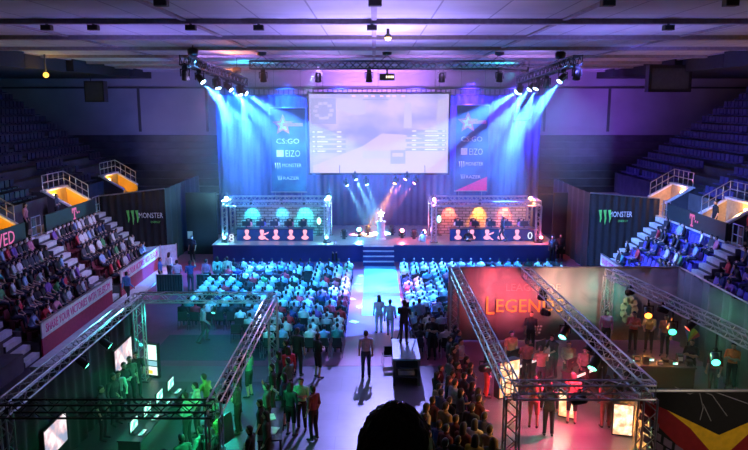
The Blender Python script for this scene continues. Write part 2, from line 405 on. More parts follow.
# ---------------------------------------------------------------- side stands
ROW, RISE, Z0, NR = .75, .45, .7, 5
def side_stand(s, secs, side, seatmat):
    X0 = 13.6
    for (ya, yb) in secs:
        mb = MB()
        for k in range(NR): mb.bb((s * (X0 + k * ROW), ya, 0), (s * 17.3, yb, Z0 + k * RISE))
        struct('stand_' + side, mb, M['concrete'])
        struct('stand_wall_' + side, MB().bb((s * 17.3, ya, 0), (s * 17.42, yb, 3.55)), M['maroon'] if s < 0 else M['blue_wall'])
        struct('stand_trim_' + side, MB().bb((s * 17.22, ya, 3.5), (s * 17.46, yb, 3.6)), M['white_paint'])
    # walkway deck and upper tier
    ya, yb = secs[-1][0] - 9, 54
    struct('walkway_' + side, MB().bb((s * 17.42, ya, 0), (s * 18.9, yb, 3.5)), M['beige_wall'])
def stairs(s, ya, yb, side):
    mb = MB(); n = 11; X0 = 13.6; st = (17.4 - X0) / n
    for k in range(n): mb.bb((s * (X0 + k * st), ya + .04, 0), (s * 17.4, yb - .04, .3 + k * (3.5 - .3) / (n - 1)))
    o = struct('stair_' + side, mb, M['concrete'])
    mb = MB()
    for k in range(n): 
        z = .3 + k * 3.2 / (n - 1); mb.bb((s * (X0 + k * st - .02), ya + .06, z), (s * (X0 + k * st + .27), yb - .06, z + .015)); mb.bb((s * (X0 + k * st - .02), ya + .06, z - .2), (s * (X0 + k * st), yb - .06, z))
    mb.build('stair_nosing', M['step_white'], o)
SL, SR = [(36.2, 42.8), (27.2, 34.9), (18.6, 25.9)], [(33.7, 40.6), (24.6, 32.3), (16, 23.3)]
side_stand(-1, SL, 'left', 0); side_stand(1, SR, 'right', 0)
for a, b in ((42.8, 44.0), (34.9, 36.2), (25.9, 27.2)): stairs(-1, a, b, 'left')
for a, b in ((40.6, 41.9), (32.3, 33.7), (23.3, 24.6)): stairs(1, a, b, 'right')
# upper tier with the vomitory openings cut out: tier pieces between the openings
VOML = [(40.0, 42.9), (31.0, 33.9), (48.6, 51.6)]; VOMR = [(38.6 - 1.2, 40.4 - .4), (29.6, 32.4), (46.2, 49.0)]
VOMR = [(34.2, 37.3), (25.4, 28.5), (41.6, 44.4)]
def upper(s, voms, side):
    UX0, UZ0, ur, uz = 18.9, 4.7, .8, .55
    cuts = sorted(voms); edges = [10.0]
    for a, b in cuts: edges += [a, b]
    edges.append(54.6)
    def tier(ya, yb, k0):
        mb = MB()
        for k in range(k0, 15): mb.bb((s * (UX0 + k * ur), ya, 2.9), (s * 34, yb, UZ0 + k * uz))
        struct('upper_stand_' + side, mb, M['dark_concrete'])
    for i in range(0, len(edges), 2): tier(edges[i], edges[i + 1], 0)
    for a, b in cuts: tier(a, b, 2)
    for i in range(0, len(edges), 2):       # sloping parapet beside the walkway
        a, b = edges[i], edges[i + 1]
        struct('parapet_' + side, MB().bb((s * 18.82, a, 3.5), (s * 18.9, b, 5.0)), M['concrete'])
upper(-1, VOML, 'left'); upper(1, VOMR, 'right')
VLAB = {(-1, 0): 'beside the pink T board', (-1, 1): 'beside the dark pink-lettered board', (-1, 2): 'above the black sponsor drape',
        (1, 0): 'behind the pink T board', (1, 1): 'cut by the photo edge', (1, 2): 'above the black sponsor drape'}
M['yellow_l'] = M['yellow_wall']
def vomitory(s, a, b, side, key):
    """stair opening in the upper tier: walls, lintel, tube railing and a lamp"""
    wall = M['yellow_wall'] if s < 0 else pbr('ochre_wall', (.55, .36, .16), .7)
    mb = MB(); t = .14
    xf, xb = 17.5, 19.05
    def cheek(y): return [(s * xf, y, 3.5), (s * xb, y, 3.5), (s * xb, y, 5.25), (s * xf, y, 4.35)]
    mb.prism(cheek(b - t), (0, t, 0)); mb.prism(cheek(a + .03), (0, t, 0)); mb.bb((s * 18.9, a, 3.5), (s * 19.05, b, 5.25))
    o = struct('vomitory_' + side, mb, wall)
    mb = MB().prism(cheek(a - .04), (0, .06, 0)); mb.bb((s * 19.05, a, 2.9), (s * 20.5, b, 5.28)); mb.build('outer_wall', M['dark_concrete'], o)
    mb = MB()
    for yy in (a - .06, b - t - .02): mb.prism([(s * xf, yy, 4.35), (s * xb, yy, 5.25), (s * xb, yy, 5.36), (s * xf, yy, 4.46)], (0, t + .1, 0))
    mb.bb((s * 18.82, a, 5.25), (s * 19.2, b, 5.36)); mb.build('coping', M['white_paint'], o)
    r = thing('tube_railing', ('tube railing around the stairway ' + VLAB[key] + (', red side' if s < 0 else ', blue side')), 'railing', (s * 18.9, (a + b) / 2, 5.3))
    rl = MB(); ps = MB(); hh = .85
    def P(x, y, z): return (s * x - s * 18.9, y - (a + b) / 2, z - 5.3)
    far = b - .07; nr = a + .02
    for zz in (hh, hh * .5):
        rl.cyl(P(19.05, nr, 5.36 + zz), P(19.05, far, 5.36 + zz), .03); rl.cyl(P(19.05, far, 5.36 + zz), P(xf + .1, far, 4.5 + zz), .03)
    for i in range(5):
        y = nr + (far - nr) * i / 4; ps.cyl(P(19.05, y, 5.36), P(19.05, y, 5.36 + hh), .025)
    for i in range(1, 5):
        x = 19.05 - (19.05 - xf - .1) * i / 4; z = 5.36 - .86 * i / 4; ps.cyl(P(x, far, z), P(x, far, z + hh), .025)
    rl.build('rail', M['alu'], r); ps.each('post', M['alu'], r)
    hr = MB().cyl((s * 18.8, a + .9, 4.9), (s * 17.6, a + .9, 4.2), .025).cyl((s * 17.7, a + .9, 3.5), (s * 17.7, a + .9, 4.27), .022).cyl((s * 18.7, a + .9, 3.5), (s * 18.7, a + .9, 4.85), .022)
    tag(hr.build('handrail', M['alu']), 'thin handrail in the stairway ' + VLAB[key] + (', red side' if s < 0 else ', blue side'), 'railing')
    lp = thing('wall_lamp', 'round lamp inside the stairway ' + VLAB[key] + (', red side' if s < 0 else ', blue side'), 'lamp', (s * 18.72, a + .5, 5.0))
    MB().cyl((s * .1, 0, 0), (-s * .02, 0, 0), .1, n=12).build('base', M['white_paint'], lp); inst('globe', MB().ell((-s * .09, 0, 0), (.10, .10, .10)).mesh('globe', M['lens'], True), lp, color=(1, .75, .35)).color = (9, 5.5, 2.2, 1)
    lc = (1, .55, .12) if not (s > 0 and key[1] == 2) else (1, .5, .4)
    point((s * 18.5, a + .6, 4.85), lc, 130, .1)
for i, (a, b) in enumerate(VOML): vomitory(-1, a, b, 'left', (-1, i))
for i, (a, b) in enumerate(VOMR): vomitory(1, a, b, 'right', (1, i))
# gates between the boards on the walkway
def gate(s, y0, y1, label):
    g = thing('stair_gate', label, 'gate', (s * 17.4, (y0 + y1) / 2, 3.5)); h = (y1 - y0) / 2
    mb = MB()
    for y in (-h, 0, h): mb.cyl((0, y, 0), (0, y, 1.05), .03)
    mb.each('post', M['alu'], g); mb = MB()
    for z in (1.05, .55, .12): mb.cyl((0, -h, z), (0, h, z), .026)
    mb.build('rail', M['alu'], g); MB().bb((-.01, -h + .1, .15), (.01, -.08, .95)).build('panel', M['dark_grey'], g)
for s, lst in ((-1, SL), (1, SR)):
    for i, (a, b) in enumerate(lst[:2]):
        gate(s, b + .12, b + 1.1, 'grey tube gate atop the stairs at the %s end of the %s stand' % (('drape', 'middle')[i], ('red', 'blue')[s > 0]))
# advertising boards
def low_board(s, a, b, label):
    x = s * 13.5
    o = MB().bb((x, a, .85), (x - s * .06, b, 1.5)).build('advertising_board', M['white_paint']); tag(o, label, 'advertising board')
    MB().bb((x + s * .02, a, .08), (x - s * .04, b, .84)).build('skirt', M['red_paint'], o)
    MB().bb((x + s * .03, a, 1.5), (x - s * .08, b, 1.54)).build('top_rail', M['alu'], o)
    L = b - a
    if s < 0: text('lettering', 'SHARE YOUR VICTORIES WITH TELEKOM', M['magenta'], o, (x + .062, a + .35, 1.0), (0, 1, 0), (0, 0, 1), L - .7, .36)
    else: text('lettering', 'SHARE YOUR VICTORIES WITH TELEKOM', M['magenta'], o, (x - .062, b - .35, 1.0), (0, -1, 0), (0, 0, 1), L - .7, .36)
low_board(-1, 27.2, 34.9, 'white slogan board over a red skirt, nearer one before the red stand')
low_board(-1, 36.2, 42.8, 'white slogan board over a red skirt, next to the black drape')
low_board(1, 33.7, 40.6, 'white advertising board with pink slogan in front of the blue seats')
low_board(1, 24.6, 32.3, 'white advertising board below the blue stand, mostly hidden by the green curtain')
def t_logo(o, s, yc, zc, sz=.8):
    x = s * 17.2; mb = MB(); e = -s * .012
    D = -s        # reading direction along y
    def R(y0, z0, y1, z1): mb.bb((x, yc + D * y0 * sz, zc + z0 * sz), (x + e, yc + D * y1 * sz, zc + z1 * sz))
    R(-.36, .26, .36, .42); R(-.36, .08, -.27, .26); R(.27, .08, .36, .26); R(-.08, -.42, .08, .26); R(-.2, -.42, .2, -.3); 
    mb.build('emblem', M['pink_glow_print'], o); mb.__init__(); R(.44, -.05, .58, .08); R(.74, -.05, .88, .08); mb.each('dot', M['pink_glow_print'], o)
def high_board(s, a, b, label, logo=True):
    o = MB().bb((s * 17.2, a, 3.6), (s * 17.32, b, 4.5)).build('walkway_board', M['board_dark']); tag(o, label, 'board')
    MB().bb((s * 17.18, a, 3.55), (s * 17.34, b, 3.62)).build('lower_rail', M['white_paint'], o)
    if logo: t_logo(o, s, (a + b) / 2 + .2, 4.05)
    return o
high_board(-1, 36.2, 42.8, 'dark green board with a pink T emblem above the red stand')
o = high_board(-1, 27.2, 34.0, 'dark board with pink capital letters at the photo\'s edge above the red stand', False)
p0 = atX(3, 272 - 5, -17.19)
text('lettering', 'MOVED', M['pink_glow_print'], o, (-17.19, 29.9, 3.72), (0, 1, 0), (0, 0, 1), 3.0, .62)
high_board(1, 33.7, 40.6, 'dark green board with a pink T emblem above the blue stand')
o = high_board(1, 24.6, 31.6, 'dark walkway board at the photo\'s edge above the blue stand', False)
# black sponsor drapes closing the stands
def claw(mb, o, X, U, sz):
    N = V(X).cross(V(U)); X, U = V(X), V(U); o = V(o)
    for i, (h0, lean) in enumerate(((.82, -.02), (1.0, 0), (.86, .03))):
        x = i * .30 * sz
        pts = [(x, .98), (x + .2, 1.0), (x + .19, .62), (x + .22, .45), (x + .14, 1 - h0), (x + .1, .2), (x + .1, .5), (x + .06, .72)]
        pts = [(x + (px - x) * sz, pz * sz) for px, pz in pts]
        mb.prism([o + X * a + U * b for a, b in pts], N * .012)
def sponsor_drape(s, y, x0, x1, zt0, zt1, label):
    """x0 inner edge, x1 outer edge; wavy cloth wall"""
    mb = MB(); n = 60; th = .05
    for face in (0, 1):
        pass
    pts = []
    for i in range(n + 1):
        t = i / n; pts.append((x0 + (x1 - x0) * t, y + .05 * math.sin(t * 60)))
    vs = []; fs = []
    for i, (x, yy) in enumerate(pts):
        zt = zt0 + (zt1 - zt0) * i / n; vs += [(x, yy, 0), (x, yy, zt), (x, yy + th, zt), (x, yy + th, 0)]
    for i in range(n):
        for k in range(4): fs.append((i * 4 + k, i * 4 + (k + 1) % 4, i * 4 + 4 + (k + 1) % 4, i * 4 + 4 + k))
    mb._add(vs, fs); d = mb.build('sponsor_drape', M['black_cloth']); tag(d, label, 'drape')
    # return wall along the floor edge
    m2 = MB(); vs = []; fs = []; n = 50
    for i in range(n + 1):
        t = i / n; yy = y + t * 9; x = x0 + s * .05 * math.sin(t * 45); vs += [(x, yy, 0), (x, yy, zt0), (x + s * th, yy, zt0), (x + s * th, yy, 0)]
    for i in range(n):
        for k in range(4): fs.append((i * 4 + k, i * 4 + (k + 1) % 4, i * 4 + 4 + (k + 1) % 4, i * 4 + 4 + k))
    m2._add(vs, fs); m2.build('side_panel', M['black_cloth'], d)
    MB().cyl((x0, y, zt0 + .03), (x1, y, zt1 + .03), .04).build('top_rail', M['alu'], d)
    return d
dl = sponsor_drape(-1, 44.15, -13.3, -17.6, 4.95, 4.45, 'tall black sponsor drape with green claw logo beside the red stand')
mb = MB(); p = atY(127, 225, 44.0); claw(mb, p, (1, 0, 0), (0, 0, 1), .95); mb.each('claw_mark', M['green_print'], dl)
p = atY(139, 218, 44.02); q = atY(163, 218, 44.02)
text('lettering', 'MONSTER', M['white_print'], dl, p, (1, 0, 0), (0, 0, 1), q.x - p.x, .34); p = atY(151, 223, 44.02); text('lettering', 'ENERGY', M['green_print'], dl, p, (1, 0, 0), (0, 0, 1), .6, .13)
dr = sponsor_drape(1, 42.75, 13.3, 17.6, 4.85, 4.5, 'tall black sponsor drape with green claw logo beside the blue stand')
mb = MB(); p = atY(598, 225, 42.6); claw(mb, p, (1, 0, 0), (0, 0, 1), .95); mb.each('claw_mark', M['green_print'], dr)
p = atY(609, 217, 42.62); q = atY(632, 217, 42.62)
text('lettering', 'MONSTER', M['white_print'], dr, p, (1, 0, 0), (0, 0, 1), q.x - p.x, .34); p = atY(618, 222, 42.62); text('lettering', 'ENERGY', M['green_print'], dr, p, (1, 0, 0), (0, 0, 1), .6, .13)
# ---------------------------------------------------------------- ceiling things
for i, (px, py) in enumerate(((165, 22), (97, 39), (50, 26), (604, 15), (725, 15), (665, 33), (372, 32), (193, 35), (260, 32), (375, 15))):
    p = atZ(px, py, CZ - .5)
    yb = min(YB, key=lambda y: abs(y - p.y)); x = p.x * yb / p.y
    near = ['left part', 'middle', 'right part'][0 if x < -4 else 2 if x > 4 else 1]
    t = thing('ceiling_floodlight', 'small dark floodlight under %s ceiling beam from the front, %s from the left wall' % (ORD[YB.index(yb) - 1], ORD[sum(1 for q in ((165, 22), (97, 39), (50, 26), (604, 15), (725, 15), (665, 33), (372, 32), (193, 35), (260, 32), (375, 15)) if q[0] < px)]), 'floodlight', (x, yb - .25, CZ - .17))
    MB().bb((-.17, -.12, -.22), (.17, .12, -.05)).build('housing', M['dark_grey'], t); MB().cyl((0, 0, -.05), (0, 0, .0), .05).build('bracket', M['dark_grey'], t)
    MB().bb((-.14, -.13, -.2), (.14, -.12, -.07)).build('glass', M['black_plastic'], t)
hb = thing('scoreboard', 'large dark hanging box under the ceiling above the blue stand', 'scoreboard', (21.5, 45, 11.2))
p0, p1 = atY(648, 92, 45), atY(693, 65, 45); MB().bb((p0.x - 21.5, 0, p0.z - 11.2), (p1.x - 21.5, .6, p1.z - 11.2)).build('cabinet', M['black_plastic'], hb); MB().bb((p0.x - 21.3, -.03, p0.z - 11.0), (p1.x - 21.7, 0, p1.z - 11.4)).build('panel', M['dark_grey'], hb); MB().cyl((-1, .3, p1.z - 11.2), (-1, .3, CZ - 11.2), .04).cyl((1, .3, p1.z - 11.2), (1, .3, CZ - 11.2), .04).each('hanger', M['dark_grey'], hb)
hb = thing('speaker_box', 'dark square box hung under the ceiling on the left before the pale rear wall', 'speaker', (-20.5, 52, 11))
p0, p1 = atY(85, 102, 52), atY(103, 81, 52); MB().bb((p0.x + 20.5, 0, p0.z - 11), (p1.x + 20.5, .8, p1.z - 11)).build('cabinet', M['black_plastic'], hb); MB().bb((p0.x + 20.6, -.03, p0.z - 10.9), (p1.x + 20.4, 0, p1.z - 11.1)).build('grille', M['dark_grey'], hb); MB().cyl((-.3, .4, p1.z - 11), (-.3, .4, CZ - 11), .03).each('hanger', M['dark_grey'], hb)
p = atX(46, 75, -19.1)
t = thing('wall_lamp', 'small amber lamp glowing high on the left under the ceiling edge', 'lamp', p); MB().cyl((0, 0, .1), (0, 0, CZ - p.z), .05).build('post', M['dark_grey'], t)
inst('globe', MB().ell((0, 0, 0), (.16, .16, .16)).mesh('globe', M['lens'], True), t).color = (2.4, 1.1, .12, 1); point(p + V((.3, -.3, 0)), (1, .6, .1), 25, .15)

p = atZ(388, 38, CZ - .35); t = thing('ceiling_lamp', 'single yellowish lamp glowing under the ceiling above the middle of the front truss', 'lamp', p)
MB().cyl((0, 0, .1), (0, 0, .35), .06).lathe([(.16, .02), (.12, .12), (.05, .16)], n=12).build('housing', M['dark_grey'], t); inst('globe', MB().ell((0, 0, 0), (.12, .12, .1)).mesh('globe', M['lens'], True), t).color = (7, 4.6, 1.6, 1); point(p - V((0, 0, .25)), (1, .75, .35), 60, .1)
# ================================================================ STAGE
SY, SZ = 45.1, 1.15
M['stage_top'] = pbr('stage_deck', (.30, .28, .32), .3, 0, .15, 2)
M['stage_face'] = pbr('stage_face', (.025, .03, .14), .5, 0, .15, 1)
mb = MB().bb((-10.6, SY, 0), (12.0, 54, SZ - .06)); st = struct('stage_platform', mb, M['stage_face'])
MB().bb((-10.65, SY - .04, SZ - .06), (12.05, 54, SZ)).build('deck', M['stage_top'], st)
t = thing('stage_stairs', 'four-step stage stairs at the end of the blue runner', 'stairs', (.3, SY - .02, 0))
for k in range(4): MB().bb((-1.0, -1.2 + .3 * k, .28 * k), (1.0, 0, .28 * (k + 1) - .03 if k < 3 else 1.1)).build('step', M['stage_face'], t); MB().bb((-1.0, -1.22 + .3 * k, .28 * (k + 1) - .03), (1.0, -.9 + .3 * k, .28 * (k + 1))).build('tread', M['step_white'], t)
# wavy blue curtain
def curtain(name, x0, x1, y, z0, z1, mat, amp=.1, wl=.45, label=None, axis='x', cat='curtain'):
    L = abs(x1 - x0); n = int(L / wl * 8); vs = []; fs = []; th = .03
    for i in range(n + 1):
        t = x0 + (x1 - x0) * i / n; w = amp * math.sin(2 * PI * i / 8) + amp * .6 * math.sin(i * .37)
        for dy, z in ((0, z0), (0, z1), (th, z1), (th, z0)):
            vs.append((t, y + w + dy, z) if axis == 'x' else (y + w + dy, t, z))
    for i in range(n):
        for k in range(4): fs.append((i * 4 + k, i * 4 + (k + 1) % 4, i * 4 + 4 + (k + 1) % 4, i * 4 + 4 + k))
    m = MB(); m._add(vs, fs); o = m.build(name, mat, None, True)
    if label: tag(o, label, cat)
    return o
M['blue_curtain'] = pbr('blue_curtain', (.12, .14, .42), .8, 0, .1, 1)
cu = curtain('stage_curtain', -11.7, 12.4, 52.6, SZ, 10.9, M['blue_curtain'], .07, .5, 'wide blue pleated curtain hanging behind the stage')
t = thing('curtain_truss', 'long ladder truss above the screen carrying the stage curtain', 'truss', (.3, 52.4, 11.15))
mb = MB(); l = MB()
for z in (-.22, .22):
    for y in (-.2, .2): mb.cyl((-11.6, y, z), (11.8, y, z), .035)
for i in range(66): x = -11.6 + 23.4 * i / 65; l.bb((x - .05, -.22, -.22), (x + .05, -.18, .22))
mb.build('chord', M['dark_alu'], t); l.build('rung', M['dark_alu'], t)
l = MB()
for x in (-9, -4.5, 0, 4.5, 9): l.cyl((x, 0, .22), (x, 0, CZ - 11.15), .02)
l.each('hanger', M['dark_grey'], t)
# projection screen with the lit game picture
def screen_mat():
    m, nt, b = _nt('game_picture'); N, L = nt.nodes, nt.links
    tc = N.new('ShaderNodeTexCoord'); mp = N.new('ShaderNodeMapping'); mp.inputs['Scale'].default_value = (.32, 1, .5); L.new(tc.outputs['Object'], mp.inputs['Vector'])
    n1 = N.new('ShaderNodeTexNoise'); n1.inputs['Scale'].default_value = 1.1; n1.inputs['Detail'].default_value = 3; L.new(mp.outputs['Vector'], n1.inputs['Vector'])
    cr = N.new('ShaderNodeValToRGB'); e = cr.color_ramp.elements
    e[0].position = .36; e[0].color = (.34, .34, .84, 1); e[1].position = .64; e[1].color = (.70, .56, .98, 1); x = e.new(.5); x.color = (.52, .46, .94, 1)
    L.new(n1.outputs['Fac'], cr.inputs['Fac']); L.new(cr.outputs['Color'], b.inputs['Emission Color']); b.inputs['Emission Strength'].default_value = .88
    b.inputs['Base Color'].default_value = (.1, .1, .1, 1); return m
p0, p1 = atY(310, 173, 51), atY(449, 94, 51); sw, sh = p1.x - p0.x, p1.z - p0.z
sc = thing('projection_screen', 'huge glowing projection screen showing a pale shooter game above the stage', 'screen', (p0.x, 51, p0.z))
MB().bb((0, 0, 0), (sw, .06, sh)).build('picture', screen_mat(), sc)
MB().bb((-.14, -.02, -.14), (sw + .14, .1, 0)).bb((-.14, -.02, sh), (sw + .14, .1, sh + .14)).bb((-.14, -.02, 0), (0, .1, sh)).bb((sw, -.02, 0), (sw + .14, .1, sh)).build('frame', M['black_plastic'], sc)
MB().cyl((1, .05, sh + .1), (1, .05, CZ - p0.z), .02).cyl((sw - 1, .05, sh + .1), (sw - 1, .05, CZ - p0.z), .02).each('hanger', M['dark_grey'], sc)
lit = {k: glow('screen_' + k, c, s) for k, c, s in (('pale', (.74, .60, 1), .85), ('mid', (.44, .43, .84), .9), ('lilac', (.60, .54, .95), .95), ('white', (.86, .80, 1), .95), ('soft', (.70, .62, 1), .85), ('pink', (1, .55, .85), 1.1))}
def sq(x0, y0, x1, y1, e): return MB().bb((x0 / 650 * sw, -.012 - e, (1 - y0 / 375) * sh), (x1 / 650 * sw, .0, (1 - y1 / 375) * sh))
sq(8, 20, 125, 140, 0).build('minimap', lit['mid'], sc)
mb = MB()
for i in range(14):
    a = i * .62; x = 66 + math.cos(a) * 38; y = 78 + math.sin(a) * 36; b2 = sq(x - 9, y - 6, x + 11, y + 7, .003); mb._add(b2.v, b2.f)
mb.build('minimap_route', lit['lilac'], sc)
mb = MB()
for i in range(5):
    for a in (sq(12, 172 + i * 23, 170, 186 + i * 23, 0), ): mb._add(a.v, a.f)
    a = sq(450 + 6 * (i % 2), 168 + i * 22, 640, 181 + i * 22, 0); mb._add(a.v, a.f)
mb.each('score_row', lit['mid'], sc)
mb = MB()
for i in range(5):
    for x0, x1 in ((14, 26), (36, 62 + 12 * (i % 3)), (128, 150)):
        a = sq(x0, 175 + i * 23, x1, 182 + i * 23, .004); mb._add(a.v, a.f)
    for x0, x1 in ((480, 500), (540, 600 + 6 * (i % 2)), (622, 634)):
        a = sq(x0, 171 + i * 22, x1, 177 + i * 22, .004); mb._add(a.v, a.f)
mb.each('score_bar', lit['white'], sc)
m = MB(); P = lambda x, y: V((x / 650 * sw, -.006, (1 - y / 375) * sh))
m.prism([P(15, 340), P(15, 374), P(640, 374), P(640, 255), P(500, 200), P(430, 190), P(340, 185), P(250, 245)], (0, .006, 0)); m.build('sunlit_ground', lit['pale'], sc)
m = MB(); m.prism([P(130, 20), P(130, 70), P(225, 100), P(262, 95), P(262, 30), P(200, 20)], (0, .006, 0)); m.prism([P(600, 25), P(590, 165), P(640, 165), P(640, 25)], (0, .006, 0)); m.prism([P(445, 40), P(440, 160), P(480, 160), P(475, 40)], (0, .006, 0)); m.each('bright_wall', lit['soft'], sc)
sq(250, 268, 380, 305, .002).build('caption_bar', lit['lilac'], sc); sq(380, 265, 450, 330, .002).build('caption_box', lit['mid'], sc); sq(388, 278, 440, 296, .006).build('caption_mark', lit['pale'], sc)
m = MB()
for x in (200, 258, 290, 330, 360, 388, 430): a = sq(x, 6, x + 16, 14, .003); m._add(a.v, a.f)
m.each('header_mark', lit['pink'], sc); sq(250, 22, 370, 29, .002).build('header_bar', lit['mid'], sc)
# sponsor banners either side
def banner_mat(seed):
    m, nt, b = _nt('banner_print'); N, L = nt.nodes, nt.links
    tc = N.new('ShaderNodeTexCoord'); n1 = N.new('ShaderNodeTexNoise'); n1.inputs['Scale'].default_value = .8; n1.inputs['Detail'].default_value = 3; L.new(tc.outputs['Object'], n1.inputs['Vector'])
    cr = N.new('ShaderNodeValToRGB'); e = cr.color_ramp.elements; e[0].position = .35; e[0].color = (.008, .035, .17, 1); e[1].position = .7; e[1].color = (.03, .20, .36, 1)
    L.new(n1.outputs['Fac'], cr.inputs['Fac']); L.new(cr.outputs['Color'], b.inputs['Base Color']); b.inputs['Roughness'].default_value = .7; return m
M['plain_white'] = pbr('banner_white', (.88, .9, .92), .6); M['star_pink'] = pbr('star_pink', (.95, .25, .55), .6)  # plain white ink of the banners
def star(mb, c, R, r, th, X=V((1, 0, 0))):
    pts = []
    for i in range(10):
        a = PI / 2 + i * PI / 5; k = R if i % 2 == 0 else r; pts.append(V(c) + V((math.cos(a) * k, 0, math.sin(a) * k)))
    mb.prism(pts, (0, th, 0))
def stage_banner(x0, x1, zb, zt, label, corner):
    w, h = x1 - x0, zt - zb
    b = MB().bb((0, 0, 0), (w, .03, h)).build('stage_banner', banner_mat(1), None, False, (x0, 50, zb)); tag(b, label, 'banner')
    MB().cyl((-.05, .015, h), (w + .05, .015, h), .05).cyl((-.05, .015, 0), (w + .05, .015, 0), .04).each('bar', M['alu'], b)
    MB().cyl((.25, .015, 0), (.25, .015, -.9), .018).cyl((w - .35, .015, 0), (w - .35, .015, -.9), .018).each('tie', M['alu'], b)
    MB().cyl((.3, .015, h), (.3, .015, CZ - zb), .015).cyl((w - .3, .015, h), (w - .3, .015, CZ - zb), .015).each('hanger', M['dark_grey'], b)
    m = MB(); star(m, (w * .36, -.03, h * .80), .78, .36, .02); e = m.build('star_emblem', M['star_pink'], b); m = MB(); star(m, (w * .36, -.045, h * .80), .5, .22, .012); m.build('star_inner', M['plain_white'], e)
    m = MB().bb((w * .36, -.05, h * .785), (w * .93, -.03, h * .825)); m.build('star_tail', M['star_pink'], b)
    text('lettering', 'CS:GO', M['plain_white'], b, (w * .16, -.02, h * .58), (1, 0, 0), (0, 0, 1), w * .66, .36)
    m = MB().bb((w * .16, -.02, h * .425), (w * .36, .0, h * .505)); m.build('square_mark', M['plain_white'], b)
    text('lettering', 'EIZO', M['plain_white'], b, (w * .42, -.02, h * .425), (1, 0, 0), (0, 0, 1), w * .42, .46)
    m = MB(); claw(m, (w * .10, -.0, h * .27), (1, 0, 0), (0, 0, 1), .5); m.build('claw_emblem', M['plain_white'], b)
    text('lettering', 'MONSTER', M['plain_white'], b, (w * .32, -.02, h * .30), (1, 0, 0), (0, 0, 1), w * .55, .26)
    text('lettering', 'RAZER', M['plain_white'], b, (w * .34, -.02, h * .15), (1, 0, 0), (0, 0, 1), w * .46, .22)
    m = MB()
    for k in (-1, 0, 1): m.caps((w * .24 + k * .09, -.01, h * .15), (w * .24 + k * .14, -.01, h * .195), .03, .02)
    m.build('swirl_mark', M['plain_white'], b)
    if corner:
        m = MB().prism([(0, -.006, .02), (w, -.006, .02), (w, -.006, h * .17)], (0, .005, 0)); m.build('magenta_corner', M['magenta'], b)
p0, p1 = atY(272, 192, 50), atY(305, 108, 50); stage_banner(p0.x, p1.x, p0.z, p1.z, 'tall blue sponsor banner with pink star, hung left of the projection screen', False)
p0, p1 = atY(455, 191, 50), atY(489, 105, 50); stage_banner(p0.x, p1.x, p0.z, p1.z, 'tall blue sponsor banner with pink star and magenta corner, right of the screen', True)
# ---------------------------------------------------------------- lamps
LM = {}
LM['clamp'] = MB().bb((-.12, -.12, -.16), (.12, .12, .0)).bb((-.05, -.05, 0), (.05, .05, .12)).mesh('clamp', M['black_plastic'])
LM['yoke'] = MB().bb((-.24, -.06, -.2), (.24, .06, -.15)).bb((-.24, -.06, -.52), (-.19, .06, -.15)).bb((.19, -.06, -.52), (.24, .06, -.15)).mesh('yoke', M['black_plastic'])
LM['head'] = MB().lathe([(.10, .24), (.15, .2), (.17, .0), (.17, -.16), (.19, -.2), (.19, -.27), (.17, -.27)], n=14).mesh('head', M['black_plastic'], True)
LM['lens'] = MB().lathe([(.15, -.262), (.13, -.29), (.05, -.30)], n=14).mesh('lens', M['lens'], True)
LM['lensoff'] = MB().lathe([(.15, -.262), (.13, -.29), (.05, -.30)], n=14).mesh('lens', M['black_plastic'], True)
LM['can'] = MB().lathe([(.06, .22), (.11, .2), (.13, .05), (.13, -.14), (.15, -.16), (.15, -.2), (.12, -.2)], n=14).mesh('can', M['black_plastic'], True)
LM['bracket'] = MB().bb((-.17, -.025, -.03), (.17, .025, .0)).bb((-.17, -.025, -.26), (-.15, .025, 0)).bb((.15, -.025, -.26), (.17, .025, 0)).bb((-.03, -.03, 0), (.03, .03, .1)).mesh('bracket', M['black_plastic'])
LM['canlens'] = MB().lathe([(.125, -.19), (.11, -.205), (.03, -.215)], n=14).mesh('lens', M['lens'], True)
def aim(d): return V(d).to_track_quat('-Z', 'Y').to_euler()
def moving_head(loc, tgt, label, lens=None, group=None, floor=False, sc=1.0):
    """loc is the lens pivot"""
    loc = V(loc); o = thing('moving_head_lamp', label, 'stage light', loc, 0, group); o.scale = (sc,) * 3
    if floor:
        c = inst('base', LM['clamp'], o, (0, 0, -.42), (PI, 0, 0)); inst('yoke', LM['yoke'], o, (0, 0, -.42), (PI, 0, 0))
    else: inst('base', LM['clamp'], o, (0, 0, .42)); inst('yoke', LM['yoke'], o, (0, 0, .42))
    h = inst('head', LM['head'], o, (0, 0, 0), aim(V(tgt) - loc))
    l = inst('lens', LM['lens' if lens else 'lensoff'], h)
    if lens: l.color = (*lens, 1)
    return o
def par_can(loc, tgt, label, lens, group=None, sc=1.0, drop=0):
    loc = V(loc); o = thing('par_can_lamp', label, 'stage light', loc, 0, group); o.scale = (sc,) * 3
    inst('bracket', LM['bracket'], o, (0, 0, .22)); drop and MB().cyl((0, 0, .2), (0, 0, drop / sc), .025).build('drop_pipe', M['dark_grey'], o); h = inst('can', LM['can'], o, (0, 0, 0), aim(V(tgt) - loc)); inst('lens', LM['canlens'], h).color = (*lens, 1)
    return o
def rig_truss(p, q, label, w=.42):
    mb = MB(); truss(mb, p, q, w, .045, .024); o = mb.build('rig_truss', M['dark_alu']); tag(o, label, 'truss'); return o
a, b = atY(250, 65, 40), atY(524, 65, 40); rig_truss(a, b, 'long horizontal lighting truss hung under the ceiling in front of the screen'); RC = (a, b)
a, b = atY(184, 60, 34), atY(244, 82, 46); rig_truss(a, b, 'lighting truss running towards the stage, hung above the left audience'); RL = (a, b)
a, b = atY(578, 60, 34), atY(520, 80, 46); rig_truss(a, b, 'lighting truss running towards the stage, hung above the right audience'); RR = (a, b)
